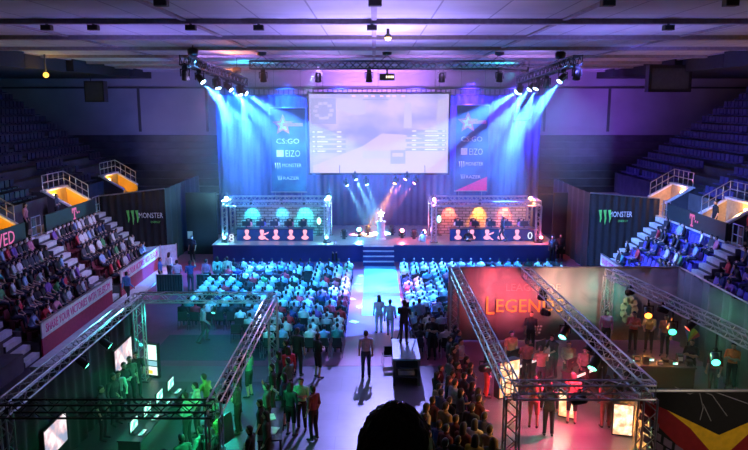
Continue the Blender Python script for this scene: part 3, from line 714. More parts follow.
# chain hoists
for px, (a, b), lab in ((262, RC, 'left end of the long front truss'), (387, RC, 'middle of the long front truss'), (499, RC, 'right end of the long front truss')):
    t = (px - 250) / 274; p = a.lerp(b, t)
    h = thing('chain_hoist', 'black chain hoist above the ' + lab, 'hoist', p + V((0, 0, .25))); h.scale = (1.5, 1.5, 1)
    MB().lathe([(.05, .25), (.17, .3), (.19, .6), (.12, .68)], n=10).build('motor', M['black_plastic'], h, True); MB().cyl((0, 0, .66), (0, 0, CZ - p.z - .25), .018).build('chain', M['dark_grey'], h); MB().cyl((-.22, 0, .0), (0, 0, .28), .015).cyl((.22, 0, .0), (0, 0, .28), .015).each('sling', M['dark_grey'], h)
for t, (a, b), lab in ((.12, RL, 'near end of the left truss'), (.85, RL, 'far end of the left truss'), (.25, RR, 'near end of the right truss'), (.9, RR, 'far end of the right truss')):
    p = a.lerp(b, t); h = thing('chain_hoist', 'black chain hoist above the ' + lab, 'hoist', p + V((0, 0, .25))); h.scale = (1.5, 1.5, 1)
    MB().lathe([(.05, .1), (.17, .14), (.19, .42), (.12, .5)], n=10).build('motor', M['black_plastic'], h, True); MB().cyl((0, 0, .48), (0, 0, CZ - p.z - .25), .018).build('chain', M['dark_grey'], h); MB().cyl((-.2, 0, -.02), (0, 0, .13), .015).cyl((.2, 0, -.02), (0, 0, .13), .015).each('sling', M['dark_grey'], h)
# lamps on the centre truss (dark ones) and the projector
for i, (px, nm) in enumerate(((263, 'first'), (318, 'second'), (369, 'third'), (442, 'fourth'), (500, 'last'))):
    p = RC[0].lerp(RC[1], (px - 250) / 274) + V((0, 0, -.65)); moving_head(p, p + V((0, .3, -1)), 'unlit moving head lamp, %s from the left under the long front truss' % nm, None, None)
p = RC[0].lerp(RC[1], (387 - 250) / 274) + V((0, 0, -.62))
o = thing('projector', 'boxy video projector slung under the middle of the long front truss', 'projector', p)
MB().bb((-.42, -.3, -.22), (.42, .4, .14)).build('housing', M['black_plastic'], o); MB().cyl((.1, .4, -.04), (.1, .5, -.04), .09).build('lens', M['black_plastic'], o); MB().bb((-.05, -.3, .14), (.05, .3, .42)).build('bracket', M['dark_grey'], o)
m = MB()
for x in (-.05, .08, .2, .3): m.bb((x, -.31, -.1), (x + .06, -.3, .02))
m.build('status_light', glow('status_light', (1, .8, .5), 2.5), o)
BLUE, CY = (.05, .22, 1.0), (.10, .55, 1.0)
def beam(px, py, truss_, tx, ty, TY, lab, col, w, ang, lens):
    a, b = truss_; best = None
    for i in range(101):      # the lamp hangs under the truss: nearest point along it in depth
        t = i / 100; q = a.lerp(b, t); r = atY(px, py, q.y); d = abs(r.x - q.x)
        if best is None or d < best[0]: best = (d, q, r)
    q = best[1]; p = V((q.x, q.y, q.z - .62)); tg = atY(tx, ty, q.y - .8)
    moving_head(p, tg, lab, lens); spot(p + (tg - p).normalized() * .34, tg, col, w, ang, .25, .06)
# beams from the side trusses
KB = 1.0
for i, (px, py, tx, ty, TY, nm) in enumerate(((200, 80, 262, 150, 52, 'nearest'), (228, 87, 300, 160, 52, 'second'), (243, 90, 330, 150, 52, 'third'), (218, 100, 236, 165, 52, 'fourth'), (240, 100, 258, 190, 52, 'fifth'))):
    beam(px, py, RL, tx, ty, TY, 'lit moving head lamp with white-blue beam, %s on the left truss' % nm, (.045, .20, 1), 170000, 22, (10, 16, 24))
for i, (px, py, tx, ty, TY, nm) in enumerate(((563, 76, 515, 135, 52, 'nearest'), (532, 84, 480, 150, 52, 'second'), (513, 88, 440, 140, 52, 'third'), (537, 94, 505, 160, 52, 'fourth'), (516, 97, 512, 170, 52, 'fifth'))):
    beam(px, py, RR, tx, ty, TY, 'lit moving head lamp with white-blue beam, %s on the right truss' % nm, (.045, .20, 1), 170000, 22, (10, 16, 24))
for px, tr, nm in ((186, RL, 'near end of the left truss'), (215, RL, 'middle of the left truss'), (577, RR, 'near end of the right truss'), (542, RR, 'middle of the right truss')):
    a, b = tr; t = .04 if 'near' in nm else .5; q = a.lerp(b, t) + V((.12 if tr is RR else -.12, 0, -.62)); moving_head(q, q + V((0, .2, -1)), 'unlit moving head lamp at the ' + nm)
# hung subwoofers behind the right truss beams
p = atY(537, 118, 46)
for i, (px, py, s_) in enumerate(((523, 108, 'right'),)):
    c = atY(px, py, 48); o = thing('line_array_speaker', 'dark hanging loudspeaker column behind the lamps at the %s of the stage' % s_, 'speaker', c)
    for k in range(4): MB().box((0, .05 * k, .9 - .5 * k), (.9, .5, .46), Matrix.Rotation(-.06 * k, 3, 'X')).build('cabinet', M['dark_grey'], o)
    MB().cyl((-.3, 0, 1.1), (-.3, 0, CZ - c.z), .02).cyl((.3, 0, 1.1), (.3, 0, CZ - c.z), .02).each('hanger', M['dark_grey'], o)
# lamps under the screen
for px, py, tx, ty, lens, col, w, nm in ((355, 177, 372, 212, (8, 16, 22), (.2, .6, 1), 100000, 'pale blue beam, middle one under the left half'), (346, 183, 362, 212, (6, 12, 18), (.2, .6, 1), 60000, 'pale blue beam, outer one under the left half'), (366, 182, 377, 212, (6, 12, 18), (.2, .6, 1), 60000, 'pale blue beam, inner one under the left half'),
        (407, 177, 385, 205, (24, 7, 8), (1, .2, .35), 50000, 'pink beam, middle one under the right half'), (396, 181, 384, 203, (22, 9, 1), (1, .36, .02), 90000, 'orange beam, inner one under the right half'), (416, 181, 395, 205, (18, 5, 8), (1, .2, .45), 36000, 'pink beam, outer one under the right half')):
    p = atY(px, py, 50.6); tg = atY(tx, ty, 50.2); tg.y -= .4
    moving_head(p, tg, 'lamp with %s of the screen' % nm, lens, None, False, .8); spot(p + (tg - p).normalized() * .3, tg, col, w, 17, .5, .05)
t = thing('lamp_bar', 'dark pipe under the screen that carries six stage lamps', 'truss', (.5, 50.6, atY(374, 174, 50.6).z)); MB().cyl((-3.2, 0, 0), (3.4, 0, 0), .05).build('pipe', M['dark_alu'], t); MB().cyl((-3, 0, 0), (-3, .4, .6), .02).cyl((3.2, 0, 0), (3.2, .4, .6), .02).each('hanger', M['dark_grey'], t)
# floor lamps on stage
for px, py, lens, col, w, nm in ((359, 234, (5, 22, 26), (.15, .7, 1), 260, 'cyan lamp glowing on the stage floor left of the podium'), (402, 235, (30, 5, 7), (1, .1, .15), 260, 'red lamp glowing on the stage floor right of the podium'), (424, 236, (24, 4, 4), (1, .1, .1), 200, 'red lamp glowing on the stage floor beside the right booth'),
        (344, 236, None, None, 0, 'dark moving head lamp on the stage floor by the left booth'), (368, 232, None, None, 0, 'dark moving head lamp just left of the podium'), (392, 232, None, None, 0, 'dark moving head lamp just right of the podium'), (414, 236, None, None, 0, 'dark moving head lamp between two red lamps on the stage floor')):
    g = atZ(px, py + 3, SZ); p = g + V((0, 0, .4)); tg = p + V((0, -1, .8)) if lens else p + V((0, -.2, 1))
    moving_head(p, tg, nm, lens, None, True, .95)
    if lens: spot(p + V((0, -.3, .25)), p + V((0, -6, 1.6)), col, w, 110, .6, .1); point(p + V((0, -.45, .3)), col, w * .3, .08)
# podium with trophy
g = atZ(381, 239, SZ); o = thing('podium', 'pale glowing podium at the centre of the stage behind the stairs', 'podium', g); o.scale = (.55, .55, 1)
M['podium'] = pbr('podium', (.55, .75, .85), .4)
MB().lathe([(.62, 0), (.62, .06), (.50, .08)], n=24).build('base', M['podium'], o); MB().rings([((0, 0, .08), (.48, 0, 0), (0, .40, 0)), ((0, 0, .6), (.46, 0, 0), (0, .38, 0)), ((0, 0, 1.15), (.50, 0, 0), (0, .42, 0))], 8).build('column', M['podium'], o); MB().rings([((0, 0, 1.15), (.62, 0, 0), (0, .52, 0)), ((0, 0, 1.24), (.64, 0, 0), (0, .54, 0))], 8).build('top', M['podium'], o)
M['trophy'] = pbr('trophy_metal', (.9, .9, .92), .2, .7)
tr = thing('trophy', 'silver trophy with glowing star standing on the podium', 'trophy', g + V((0, 0, 1.24)))
MB().lathe([(.2, 0), (.2, .06), (.08, .1), (.05, .3)], n=16).build('stem', M['trophy'], tr, True); m = MB(); star(m, (0, -.05, .52), .28, .12, .08); m.build('star', glow('glowing_trophy_star', (.8, .9, 1), 4), tr); point(g + V((0, -.4, 1.9)), (.6, .8, 1), 60, .1)  # star given emission for its bright glow, point lamp added before it
spot(atY(381, 176, 50) + V((0, -1.2, 0)), g + V((0, 0, 1.6)), (.6, .75, 1), 2200, 12, .4)
# ---------------------------------------------------------------- the two player booths
def bust(mb, c, s, var):
    x, y, z = c
    def disc(cx, cz, rx, rz, n=12): mb.prism([(cx + rx * math.cos(2 * PI * i / n), y, cz + rz * math.sin(2 * PI * i / n)) for i in range(n)][::-1], (0, -.01, 0))
    disc(x, z + .46 * s, .15 * s, .19 * s); mb.bb((x - .09 * s, y - .01, z + .1 * s), (x + .09 * s, y, z + .32 * s)); disc(x, z + .03 * s, .26 * s, .15 * s)
    if var: mb.prism([(x + .1 * s, y, z + .3 * s), (x + .5 * s, y, z + .45 * s), (x + .45 * s, y, z + .33 * s), (x + .15 * s, y, z + .2 * s)], (0, -.01, 0)); mb.prism([(x + .12 * s, y, z + .12 * s), (x + .48 * s, y, z - .12 * s), (x + .4 * s, y, z - .16 * s), (x + .1 * s, y, z)], (0, -.01, 0))
def stage_booth(xl, xr, side, lc, digit, dxl, dxr, fig):
    yf, yb, zt = 46.0, 48.7, 3.75
    o = thing('booth_truss', 'shiny box truss frame around the player desk on the %s of the stage' % side, 'truss', ((xl + xr) / 2, yf, SZ)); ox, oz = o.location.x, SZ
    L = lambda x, y, z: (x - ox, y - yf, z - oz)
    for a, b in (((xl, yf), (xr, yf)), ((xl, yb), (xr, yb)), ((xl, yf), (xl, yb)), ((xr, yf), (xr, yb))): m = MB(); truss(m, L(*a, zt), L(*b, zt), .3, .04, .022); m.build('beam', M['alu'], o)
    for x in (xl, xr):
        for y in (yf, yb): m = MB(); truss(m, L(x, y, SZ + .03), L(x, y, zt - .15), .3, .04, .022); m.build('post', M['alu'], o); MB().bb(V(L(x, y, SZ)) - V((.25, .25, 0)), V(L(x, y, SZ)) + V((.25, .25, .03))).build('base_plate', M['dark_alu'], o)
    w = MB().bb((xl + .2, 48.95, SZ), (xr - .2, 49.1, 3.35)).build('booth_backdrop', bk, None); tag(w, 'dark brick-patterned backdrop lit %s behind the %s player desk' % (('cyan', 'left'), ('orange', 'right'))[side == 'right'], 'backdrop')
    d = thing('player_desk', 'long dark blue desk with five glowing portraits on the %s of the stage' % side, 'desk', ((dxl + dxr) / 2, 46.7, SZ)); hw = (dxr - dxl) / 2
    MB().bb((-hw, -.25, 0), (hw, -.2, .78)).build('front_panel', dk, d); MB().bb((-hw - .05, -.3, .78), (hw + .05, .55, .83)).build('desk_top', M['black_plastic'], d)
    for x in (-hw + .1, hw - .1): MB().bb((x - .04, -.15, 0), (x + .04, .5, .78)).build('leg', M['black_plastic'], d)
    for i, px in enumerate(fig):
        x = atY(px, 240, 46.4).x - d.location.x; m = MB(); bust(m, (x, -.255, .2), .95, i == (1 if side == 'left' else 2)); m.build('portrait_figure', figm, d)
    px, py, ch = digit
    p = atY(px, py, 46.4); text('digit', ch, M['digit'], d, p - d.location + V((0, 0, -.22)), (1, 0, 0), (0, 0, 1), .34, .5)
    for i in range(5):
        x = dxl + (dxr - dxl) * (i + .6) / 5.4; gl = V((x, 47.75, SZ))
        sh = [(.8, .25, .3), (.15, .15, .5), (.7, .7, .75), (.5, .1, .2), (.1, .1, .12)][(i + (side == 'right') * 2) % 5]
        person('gaming', gl, PI, sh, (.03, .03, .05), 'player seated behind the desk on the %s of the stage, %s from the left' % (side, ORD[i]))
        ch_ = inst('gaming_chair', CHM['gchair'], None, gl, PI); tag(ch_, 'black gaming chair, %s from the left behind the %s stage desk' % (ORD[i], side), 'chair', 'gaming chairs on stage')
        mo = thing('monitor', 'dark monitor back, %s from the left on the %s stage desk' % (ORD[i], side), 'monitor', (x, 46.85, SZ + .83), 0, 'monitors on the stage desks')
        MB().bb((-.27, -.02, .12), (.27, .02, .46)).build('screen', M['black_plastic'], mo); MB().bb((-.03, -.03, 0), (.03, .03, .2)).bb((-.12, -.1, 0), (.12, .1, .015)).build('stand', M['black_plastic'], mo)
        MB().bb((-.25, .02, .14), (.25, .025, .44)).build('panel', lit['mid'], mo)
    return o
def brick_mat():
    m, nt, b = _nt('brick_print'); N, L = nt.nodes, nt.links
    tc = N.new('ShaderNodeTexCoord'); mp = N.new('ShaderNodeMapping'); mp.inputs['Rotation'].default_value = (PI / 2, 0, 0); L.new(tc.outputs['Object'], mp.inputs['Vector'])
    br = N.new('ShaderNodeTexBrick'); br.inputs['Scale'].default_value = 1; br.inputs['Brick Width'].default_value = .5; br.inputs['Row Height'].default_value = .2; br.inputs['Mortar Size'].default_value = .03
    br.inputs['Color1'].default_value = (.40, .38, .38, 1); br.inputs['Color2'].default_value = (.22, .22, .24, 1); br.inputs['Mortar'].default_value = (.06, .06, .06, 1)
    L.new(mp.outputs['Vector'], br.inputs['Vector']); L.new(br.outputs['Color'], b.inputs['Base Color']); b.inputs['Roughness'].default_value = .4; return m
bk = brick_mat(); dk = pbr('desk_front', (.03, .035, .16), .4); figm = glow('portrait_light', (1, .34, .42), 1.25); M['digit'] = glow('digit_light', (.7, .8, 1), 1.1)
CHM = {}
def chair_meshes():
    m = MB(); m.bb((-.21, -.2, .42), (.21, .22, .46)); CHM['seat'] = m.mesh('seat', M['chair_black'])
    m = MB(); m.box((0, -.235, .68), (.42, .035, .36), Matrix.Rotation(-.14, 3, 'X')); CHM['back'] = m.mesh('backrest', M['chair_black'])
    for q, x in (('l', -.2), ('r', .2)):
        CHM['legf' + q] = MB().cyl((x, .2, .42), (x * 1.08, .24, 0), .012, n=6).mesh('front_leg', M['alu'])
        CHM['legb' + q] = MB().rings([((x, -.27, .86), (.012, 0, 0), (0, .012, 0)), ((x, -.2, .42), (.012, 0, 0), (0, .012, 0)), ((x * 1.08, -.26, 0), (.012, 0, 0), (0, .012, 0))][::-1], 6).mesh('rear_leg', M['alu'])
    m = MB(); m.bb((-.21, -.2, .42), (.21, .22, .46)); m.box((0, -.235, .68), (.42, .035, .36), Matrix.Rotation(-.14, 3, 'X'))
    for x in (-.2, .2): m.cyl((x, .2, .42), (x * 1.08, .24, 0), .012, n=5).cyl((x, -.24, .7), (x * 1.08, -.26, 0), .012, n=5)
    CHM['one'] = m.mesh('folding_chair', M['chair_black'])
    m = MB(); m.bb((-.27, -.25, .40), (.27, .25, .48)); m.box((0, -.30, .86), (.46, .10, .82), Matrix.Rotation(-.12, 3, 'X')); m.cyl((0, 0, .4), (0, 0, .1), .04)
    for k in range(5): a = k * 2 * PI / 5; m.cyl((0, 0, .1), (.3 * math.cos(a), .3 * math.sin(a), .03), .025, n=5)
    for x in (-.3, .3): m.bb((x - .03, -.2, .62), (x + .03, .15, .66)); m.bb((x - .02, -.1, .4), (x + .02, -.05, .64))
    CHM['gchair'] = m.mesh('gaming_chair', M['black_plastic'])
    for k in ('red', 'blue', 'dark'):
        m = MB(); m.bb((-.22, -.2, .36), (.22, .22, .42)); m.rings([((0, -.22, .40), (.22, 0, 0), (0, .03, 0)), ((0, -.27, .62), (.22, 0, 0), (0, .035, 0)), ((0, -.30, .80), (.17, 0, 0), (0, .03, 0))], 8); m.bb((-.18, -.1, 0), (-.14, .1, .36)); m.bb((.14, -.1, 0), (.18, .1, .36))
        CHM[k] = m.mesh('stadium_seat', M['seat_' + k])
chair_meshes()
stage_booth(-9.95, -3.15, 'left', 0, (229, 238, '8'), atY(237, 240, 46.4).x, atY(313, 240, 46.4).x, (247, 262, 276, 291, 305))
stage_booth(4.0, 10.95, 'right', 0, (527.5, 236, '0'), atY(450, 240, 46.4).x, atY(538, 240, 46.4).x, (458, 472, 487, 501, 517))
# booth lamps
for (x, y, z), tg, lens, col, w, nm in (((-9.95, 46.9, 4.05), (-9, 40, 2.5), (14, 30, 34), (.25, .8, 1), 300, 'dazzling white-cyan lamp, left corner of the left stage booth truss'), ((-3.1, 47.5, 4.05), (-3.4, 40, 2.2), (4, 18, 22), (.15, .75, 1), 240, 'cyan lamp on the right corner of the left stage booth truss'),
        ((4.0, 46.5, 4.05), (4.4, 40, 2), (34, 10, 16), (1, .18, .4), 240, 'pink lamp on the left corner of the right stage booth truss'), ((10.6, 47.2, 4.05), (10.5, 42, 2), (30, 12, 3), (1, .35, .08), 220, 'orange lamp on the right corner of the right stage booth truss'),
        ((-9.95, 45.85, 1.42), (-9.9, 44, 2.5), (3, 14, 18), (.15, .75, 1), 40, 'small cyan lamp at the foot of the left stage booth truss'), ((-3.15, 45.8, 1.45), (-3.1, 44, 2.5), (3, 14, 18), (.2, .75, 1), 40, 'small cyan lamp at the right foot of the left stage booth truss'),
        ((11.1, 45.8, 1.45), (11, 44, 2.5), (20, 3, 6), (1, .12, .2), 40, 'small red lamp at the right foot of the right stage booth truss')):
    par_can(V(z and (x, y, z)), tg, nm, lens, None, .9); d = (V(tg) - V((x, y, z))).normalized(); point(V((x, y, z)) + d * .35, col, w * 2.2, .1)
for i, (x, c, w) in enumerate(((-8.6, (.04, .75, .9), 520), (-6.5, (.03, .55, .95), 380), (-4.9, (.04, .85, .9), 620))):
    p = V((x, 48.6, 3.6)); par_can(p - V((0, .1, .1)), (x, 48.9, 2), 'small cyan wash lamp, %s under the rear beam of the left stage booth' % ORD[i], (1, 6, 8), 'cyan wash lamps of the left stage booth', .7); spot(p - V((0, .15, .3)), (x, 49.0, 2.3), c, w, 75, .6, .05)
for i, (x, c, w) in enumerate(((5.3, (1, .14, .05), 480), (7.4, (1, .28, .02), 900), (9.2, (1, .12, .05), 520))):
    p = V((x, 48.6, 3.6)); par_can(p - V((0, .1, .1)), (x, 48.9, 2), 'small orange wash lamp, %s under the rear beam of the right stage booth' % ORD[i], (10, 3, 1), 'orange wash lamps of the right stage booth', .7); spot(p - V((0, .15, .3)), (x, 49.0, 2.3), c, w, 75, .6, .05)
for (px, py), nm in (((319, 221), 'left'), ((439, 219), 'right')):
    p = atY(px, py, 48.6); o = thing('signal_lamp', 'oval green-white lamp on a thin post inside the %s stage booth' % nm, 'lamp', (p.x, p.y, SZ)); MB().cyl((0, 0, .02), (0, 0, p.z - SZ - .25), .03).bb((-.2, -.2, 0), (.2, .2, .03)).build('post', M['black_plastic'], o)
    inst('globe', MB().ell((0, 0, p.z - SZ), (.14, .1, .26)).mesh('globe', M['lens'], True), o).color = (1.2, 4, 2.6, 1); MB().bb((-.16, .08, p.z - SZ - .3), (.16, .12, p.z - SZ + .3)).build('back', M['black_plastic'], o)
# overhead front light for players and desks
spot((-6.5, 46.2, 3.55), (-6.6, 47.6, 2.0), (1, .4, .5), 60, 120, .5); spot((7.5, 46.2, 3.55), (7.5, 47.6, 2.0), (1, .5, .5), 60, 120, .5)
# ================================================================ AUDIENCE
CHAIRS = []   # (loc, rot, label, group)
NROW = 15
def floor_block(side):
    for r in range(NROW):
        y = 27.5 + .9 * r; rw = ORD[NROW - 1 - r]
        if side < 0: ks = range(14 if r >= 4 else (7 if r < 2 else 9))
        else: ks = range(17 if r >= 10 else (4 if r > 2 else 3))
        for k in ks:
            x = (-1.5 - .56 * k) if side < 0 else (1.75 + .56 * k)
            if side > 0: x += .02 * (NROW - r) * .3
            blk = ('left', 'right')[side > 0]
            CHAIRS.append((V((x, y, .006)), random.uniform(-.05, .05), 'black folding chair, %s block, %s row from stage, %s seat from runner' % (blk, rw, ORD[k]), 'audience folding chairs'))
            if random.random() > (.93 if (r > 1 or side > 0) else .8): continue
            nm, c = pick_shirt((36, 16, 14, 12, 5, 5, 5, 3, 1, 4, 1))
            SEATED.append((V((x + random.uniform(-.03, .03), y, .006)), random.uniform(-.22, .22), nm, c, 'person in %s top, %s block, %s row from stage, %s seat from runner' % (nm, blk, rw, ORD[k]), 'seated floor audience'))
floor_block(-1); floor_block(1)
SEATS = []
def stand_people(s, secs, occ, nm_side, seat):
    for si, (ya, yb) in enumerate(secs[:2]):
        n = int((yb - ya - .3) / .53)
        for k in range(NR):
            for j in range(n):
                y = ya + .35 + j * .53; x = s * (13.6 + k * ROW + (.38 if k else .46)); z = Z0 + k * RISE
                where = '%s row up, %s from far stairs, %s %s stand' % (ORD[k], ORD[n - 1 - j], ('farther', 'nearer')[si], ('red', 'blue')[s > 0])
                rz = (-PI / 2 if s < 0 else PI / 2)
                SEATS.append((V((x, y, z)), rz, '%s plastic seat, %s' % (('maroon', 'blue')[s > 0], where), ('maroon seats of the left stand', 'blue seats of the right stand')[s > 0], seat))
                if random.random() > occ[si]: continue
                nm, c = pick_shirt((16, 12, 9, 24, 14, 12, 6, 4, 3, 3, 2))
                SEATED.append((V((x, y, z - .03)), rz + (random.uniform(-.15, .5) if s < 0 else random.uniform(-.5, .15)), nm, c, 'person in %s top, %s' % (nm, where), ('spectators in the left stand', 'spectators in the right stand')[s > 0]))
stand_people(-1, SL, (.82, .78), 'left', 'red'); stand_people(1, SR, (.48, .55), 'right', 'blue')
for p, rz, lab, g, k in SEATS: tag(inst('stadium_seat', CHM[k], None, p, rz), lab, 'seat', g)
for s, side, voms in ((-1, 'left', VOML), (1, 'right', VOMR)):
    mb = MB()
    for k in range(14):
        for j in range(74):
            y = 14 + j * .55
            if k < 3 and any(a - .5 < y < b + .5 for a, b in voms): continue
            if y > 54.2 or random.random() < .03: continue
            x = s * (18.9 + k * .8 + .5); z = 4.7 + k * .55
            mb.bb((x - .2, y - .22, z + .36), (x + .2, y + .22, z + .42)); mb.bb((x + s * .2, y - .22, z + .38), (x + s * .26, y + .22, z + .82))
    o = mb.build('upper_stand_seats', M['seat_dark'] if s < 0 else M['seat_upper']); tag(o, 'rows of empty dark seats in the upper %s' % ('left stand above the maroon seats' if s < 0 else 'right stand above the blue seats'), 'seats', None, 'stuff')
# ---------------------------------------------------------------- people standing on the floor
BLK, DRK, NAV, WHT, RED = (.015, .015, .017), (.05, .05, .06), (.03, .04, .12), (.7, .7, .72), (.5, .03, .05)
def G(px, py, z=0.0): p = atZ(px, py, z); p.z = z; return p
person('relaxed', G(366, 378), .1, (.42, .34, .62), NAV, 'person in lavender T-shirt and dark jeans standing alone by the empty chair', None, 1.06)
person('shorts', G(318, 378), -.9, BLK, BLK, 'person in black T-shirt and shorts with hands raised behind the left audience block')
person('relaxed', G(298, 376), -.3, BLK, BLK, 'tall person all in black standing next to the person in black shorts', None, 1.08)
person('lady', G(289, 394), .4, RED, DRK, 'person in red top standing near the booth truss corner on the green side')
person('holding', G(291, 436), -.5, (.04, .07, .06), BLK, 'long-haired person in dark top and shorts, one of three chatting at the lower centre')
person('folded', G(302, 430), 2.9, (.25, .6, .35), BLK, 'person in green-lit pale T-shirt facing the camera, middle of the three chatting')  # green light is put into the pale shirt's colour
person('relaxed', G(314, 440), .9, (.16, .03, .05), BLK, 'person in dark red T-shirt, one of three chatting at the lower centre')
person('folded', G(432, 359), 2.9, BLK, BLK, 'guard in black with folded arms facing the camera beside the camera riser', None, 1.03)
person('walking', G(419, 337), .2, (.2, .3, .55), DRK, 'person in blue shirt walking past the right audience block towards the stage')
person('lady', G(379, 333), .2, (.75, .55, .75), (.6, .5, .65), 'person in pale pink walking along the aisle at the near end of the runner')
person('walking', G(390, 338), -.1, (.6, .5, .72), (.5, .45, .6), 'person in pale lilac walking along the aisle next to the cameraman')
person('relaxed', G(193, 262), 2.9, BLK, BLK, 'person in black printed T-shirt standing before the dark wall left of the stage')
person('seated', G(335, 261), PI, (.25, .3, .5), BLK, 'guard seated before the stage facing the audience, left of the stairs')
tag(inst('folding_chair', CHM['one'], None, G(335, 261), PI), 'dark chair under the guard seated before the stage', 'chair')
person('raised', G(423, 259), 0, (.85, .85, .88), WHT, 'person in bright white standing at the front edge of the right audience block', None, 1.1)
person('folded', G(468, 258), PI, BLK, BLK, 'person in black standing before the stage in front of the right booth', None, 1.12)
person('walking', V((8.6, 46.05, SZ)), 1.4, BLK, BLK, 'dark figure walking along the stage before the right player desk')
for i, (px, py, pose, rz, sh, lab) in enumerate(((161, 288, 'relaxed', -1.4, (.08, .2, .6), 'person in blue shirt by the far end of the white advertising board'), (128, 305, 'walking', -.4, (.1, .25, .65), 'person in blue shirt walking below the red stand along the advertising board'),
        (170, 282, 'lady', -.6, (.7, .72, .75), 'person in white top standing by the glass panels near the red stand'), (178, 291, 'folded', .5, (.55, .35, .5), 'person in pink-grey top behind the fabric barrier, left end'), (191, 292, 'raised', 0, (.05, .06, .2), 'person in navy shirt standing at the gap between the two barriers'),
        (207, 290, 'relaxed', -.2, (.55, .15, .3), 'person in rose top behind the second barrier'), (218, 287, 'lady', .1, (.3, .6, .5), 'person in mint top behind the second barrier'), (228, 287, 'relaxed', .2, (.5, .4, .3), 'person in tan top at the right end of the second barrier'), (204, 343, 'walking', -1.2, (.4, .55, .55), 'person in grey shirt walking across the floor behind the green booth'))):
    person(pose, G(px, py), rz, sh, DRK, lab)
for px, py, rz, nm in ((175, 262, .2, ''), ):
    pass
for i, px in enumerate((178, 183, 586)): pass
# right side of the stage, by the wall
person('relaxed', G(552, 262), 2.8, DRK, BLK, 'person in dark clothes standing in the shade right of the stage'); person('lady', G(560, 260), 3.0, BLK, BLK, 'second person in dark clothes standing right of the stage, nearer the drape')
for p, rz, pose, sh, lab in ((V((17.95, 36.4, 3.5)), 1.6, 'relaxed', BLK, 'person in black standing in the lit stairway opening above the blue stand'), (V((17.9, 32.9, 3.5)), 1.2, 'lady', RED, 'person in red top standing behind the gate at the middle stairs of the blue stand'), (V((-17.95, 39.2, 3.5)), -1.5, 'folded', DRK, 'person in dark top behind the pink T board of the red stand'), (V((-17.9, 35.5, 3.5)), -1.3, 'lady', (.5, .2, .25), 'person in rose top behind the middle gate of the red stand')): person(pose, p, rz, sh, BLK, lab)
# cameraman, riser, tripod, empty chair
g = G(393, 387); R0 = thing('camera_riser', 'dark two-shelf camera riser with blue top in the aisle', 'riser', (1.2, 25.4, 0))
rm = pbr('riser_panel', (.05, .06, .09), .4); rt = pbr('riser_top', (.12, .30, .48), .35)
MB().bb((-.50, -1.0, .98), (.50, 1.25, 1.05)).build('platform', rt, R0); 
for x in (-.45, .45):
    for y in (-.96, 1.2): MB().bb((x - .04, y - .04, 0), (x + .04, y + .04, .98)).build('leg', rm, R0)
for z in (.3, .64): MB().bb((-.48, -.95, z), (.48, 1.2, z + .04)).build('shelf', rm, R0)
MB().bb((-.48, 1.18, 0), (.48, 1.22, .98)).build('back_panel', rm, R0); MB().bb((.44, -.95, 0), (.48, 1.2, .98)).build('side_panel', rm, R0)
MB().bb((-.3, -.8, .34), (.3, -.3, .5)).build('case', M['paper'], R0)
person('reaching', V((1.15, 26.0, 1.05)), -.2, BLK, BLK, 'camera operator in black standing on the riser behind a tripod')
t = thing('video_tripod', 'tall tripod with video camera standing on the riser in the aisle', 'tripod', (1.28, 26.45, 1.05))
for a in (.5, 2.6, 4.7): MB().cyl((0, 0, 1.3), (.40 * math.cos(a), .5 * math.sin(a) - .12, .02), .028).build('leg', M['dark_grey'], t)
MB().cyl((0, 0, 1.1), (0, 0, 1.4), .05).build('column', M['dark_grey'], t); c = MB().bb((-.09, -.22, 1.4), (.09, .2, 1.62)).build('video_camera', M['black_plastic'], t); MB().cyl((0, .2, 1.5), (0, .42, 1.5), .06).build('lens', M['black_plastic'], c); MB().bb((-.2, -.2, 1.6), (-.08, -.1, 1.7)).build('viewfinder', M['black_plastic'], c)
def chair(loc, rz, label, group=None):
    o = thing('folding_chair', label, 'chair', loc, rz, group)
    for k, n in (('seat', 'seat'), ('back', 'backrest'), ('legfl', 'front_leg'), ('legfr', 'front_leg'), ('legbl', 'rear_leg'), ('legbr', 'rear_leg')): inst(n, CHM[k], o)
    return o
chair(G(388, 365), .15, 'empty black chair standing alone in the aisle beside the camera riser')
# foreground spectator in front of the camera, seated on the front stand
pz = atY(395, 464, 1.64); HP = pz - V((0, .02, 1.235))
tierz = 4.6 + 7 * .5 - .05
rx = tag(MB().bb((-.9, .9, tierz - .6), (1.1, 4.0, HP.z)).build('viewing_platform', M['dark_concrete']), 'dark platform of the viewing stand under the spectator nearest the camera', 'platform', None, 'structure')
head_ = person('seated', HP, .05, (.03, .03, .035), BLK, 'dark head and shoulders of the spectator seated directly in front of the camera', None, 1.0)
tag(inst('stadium_seat', CHM['dark'], None, HP, 0), 'dark seat under the spectator nearest the camera', 'seat')
for i, (px, py, r) in enumerate(((361, 276, .3), (358, 284, 1.1), (352, 299, .5), (361, 307, 2.0), (354, 322, .9), (399, 300, .2))):
    g = G(px, py); tag(MB().bb((-.15, -.21, .007), (.15, .21, .012)).build('paper_sheet', M['paper'], None, False, g, (0, 0, r)), 'white paper sheet lying on the aisle floor, %s from the stage' % ORD[i], 'paper', 'paper sheets on the aisle floor')
m = MB().ell((0, .012, 1.262), (.096, .112, .135), 48, 28); random.seed(9)
m.v = [(x + random.uniform(-.004, .004), y + random.uniform(-.004, .004), z + random.uniform(-.005, .005)) for x, y, z in m.v]
m.build('hair_tuft', M['hair'], [c for c in head_.children if c.name.startswith('hair')][0] if head_.children else head_)
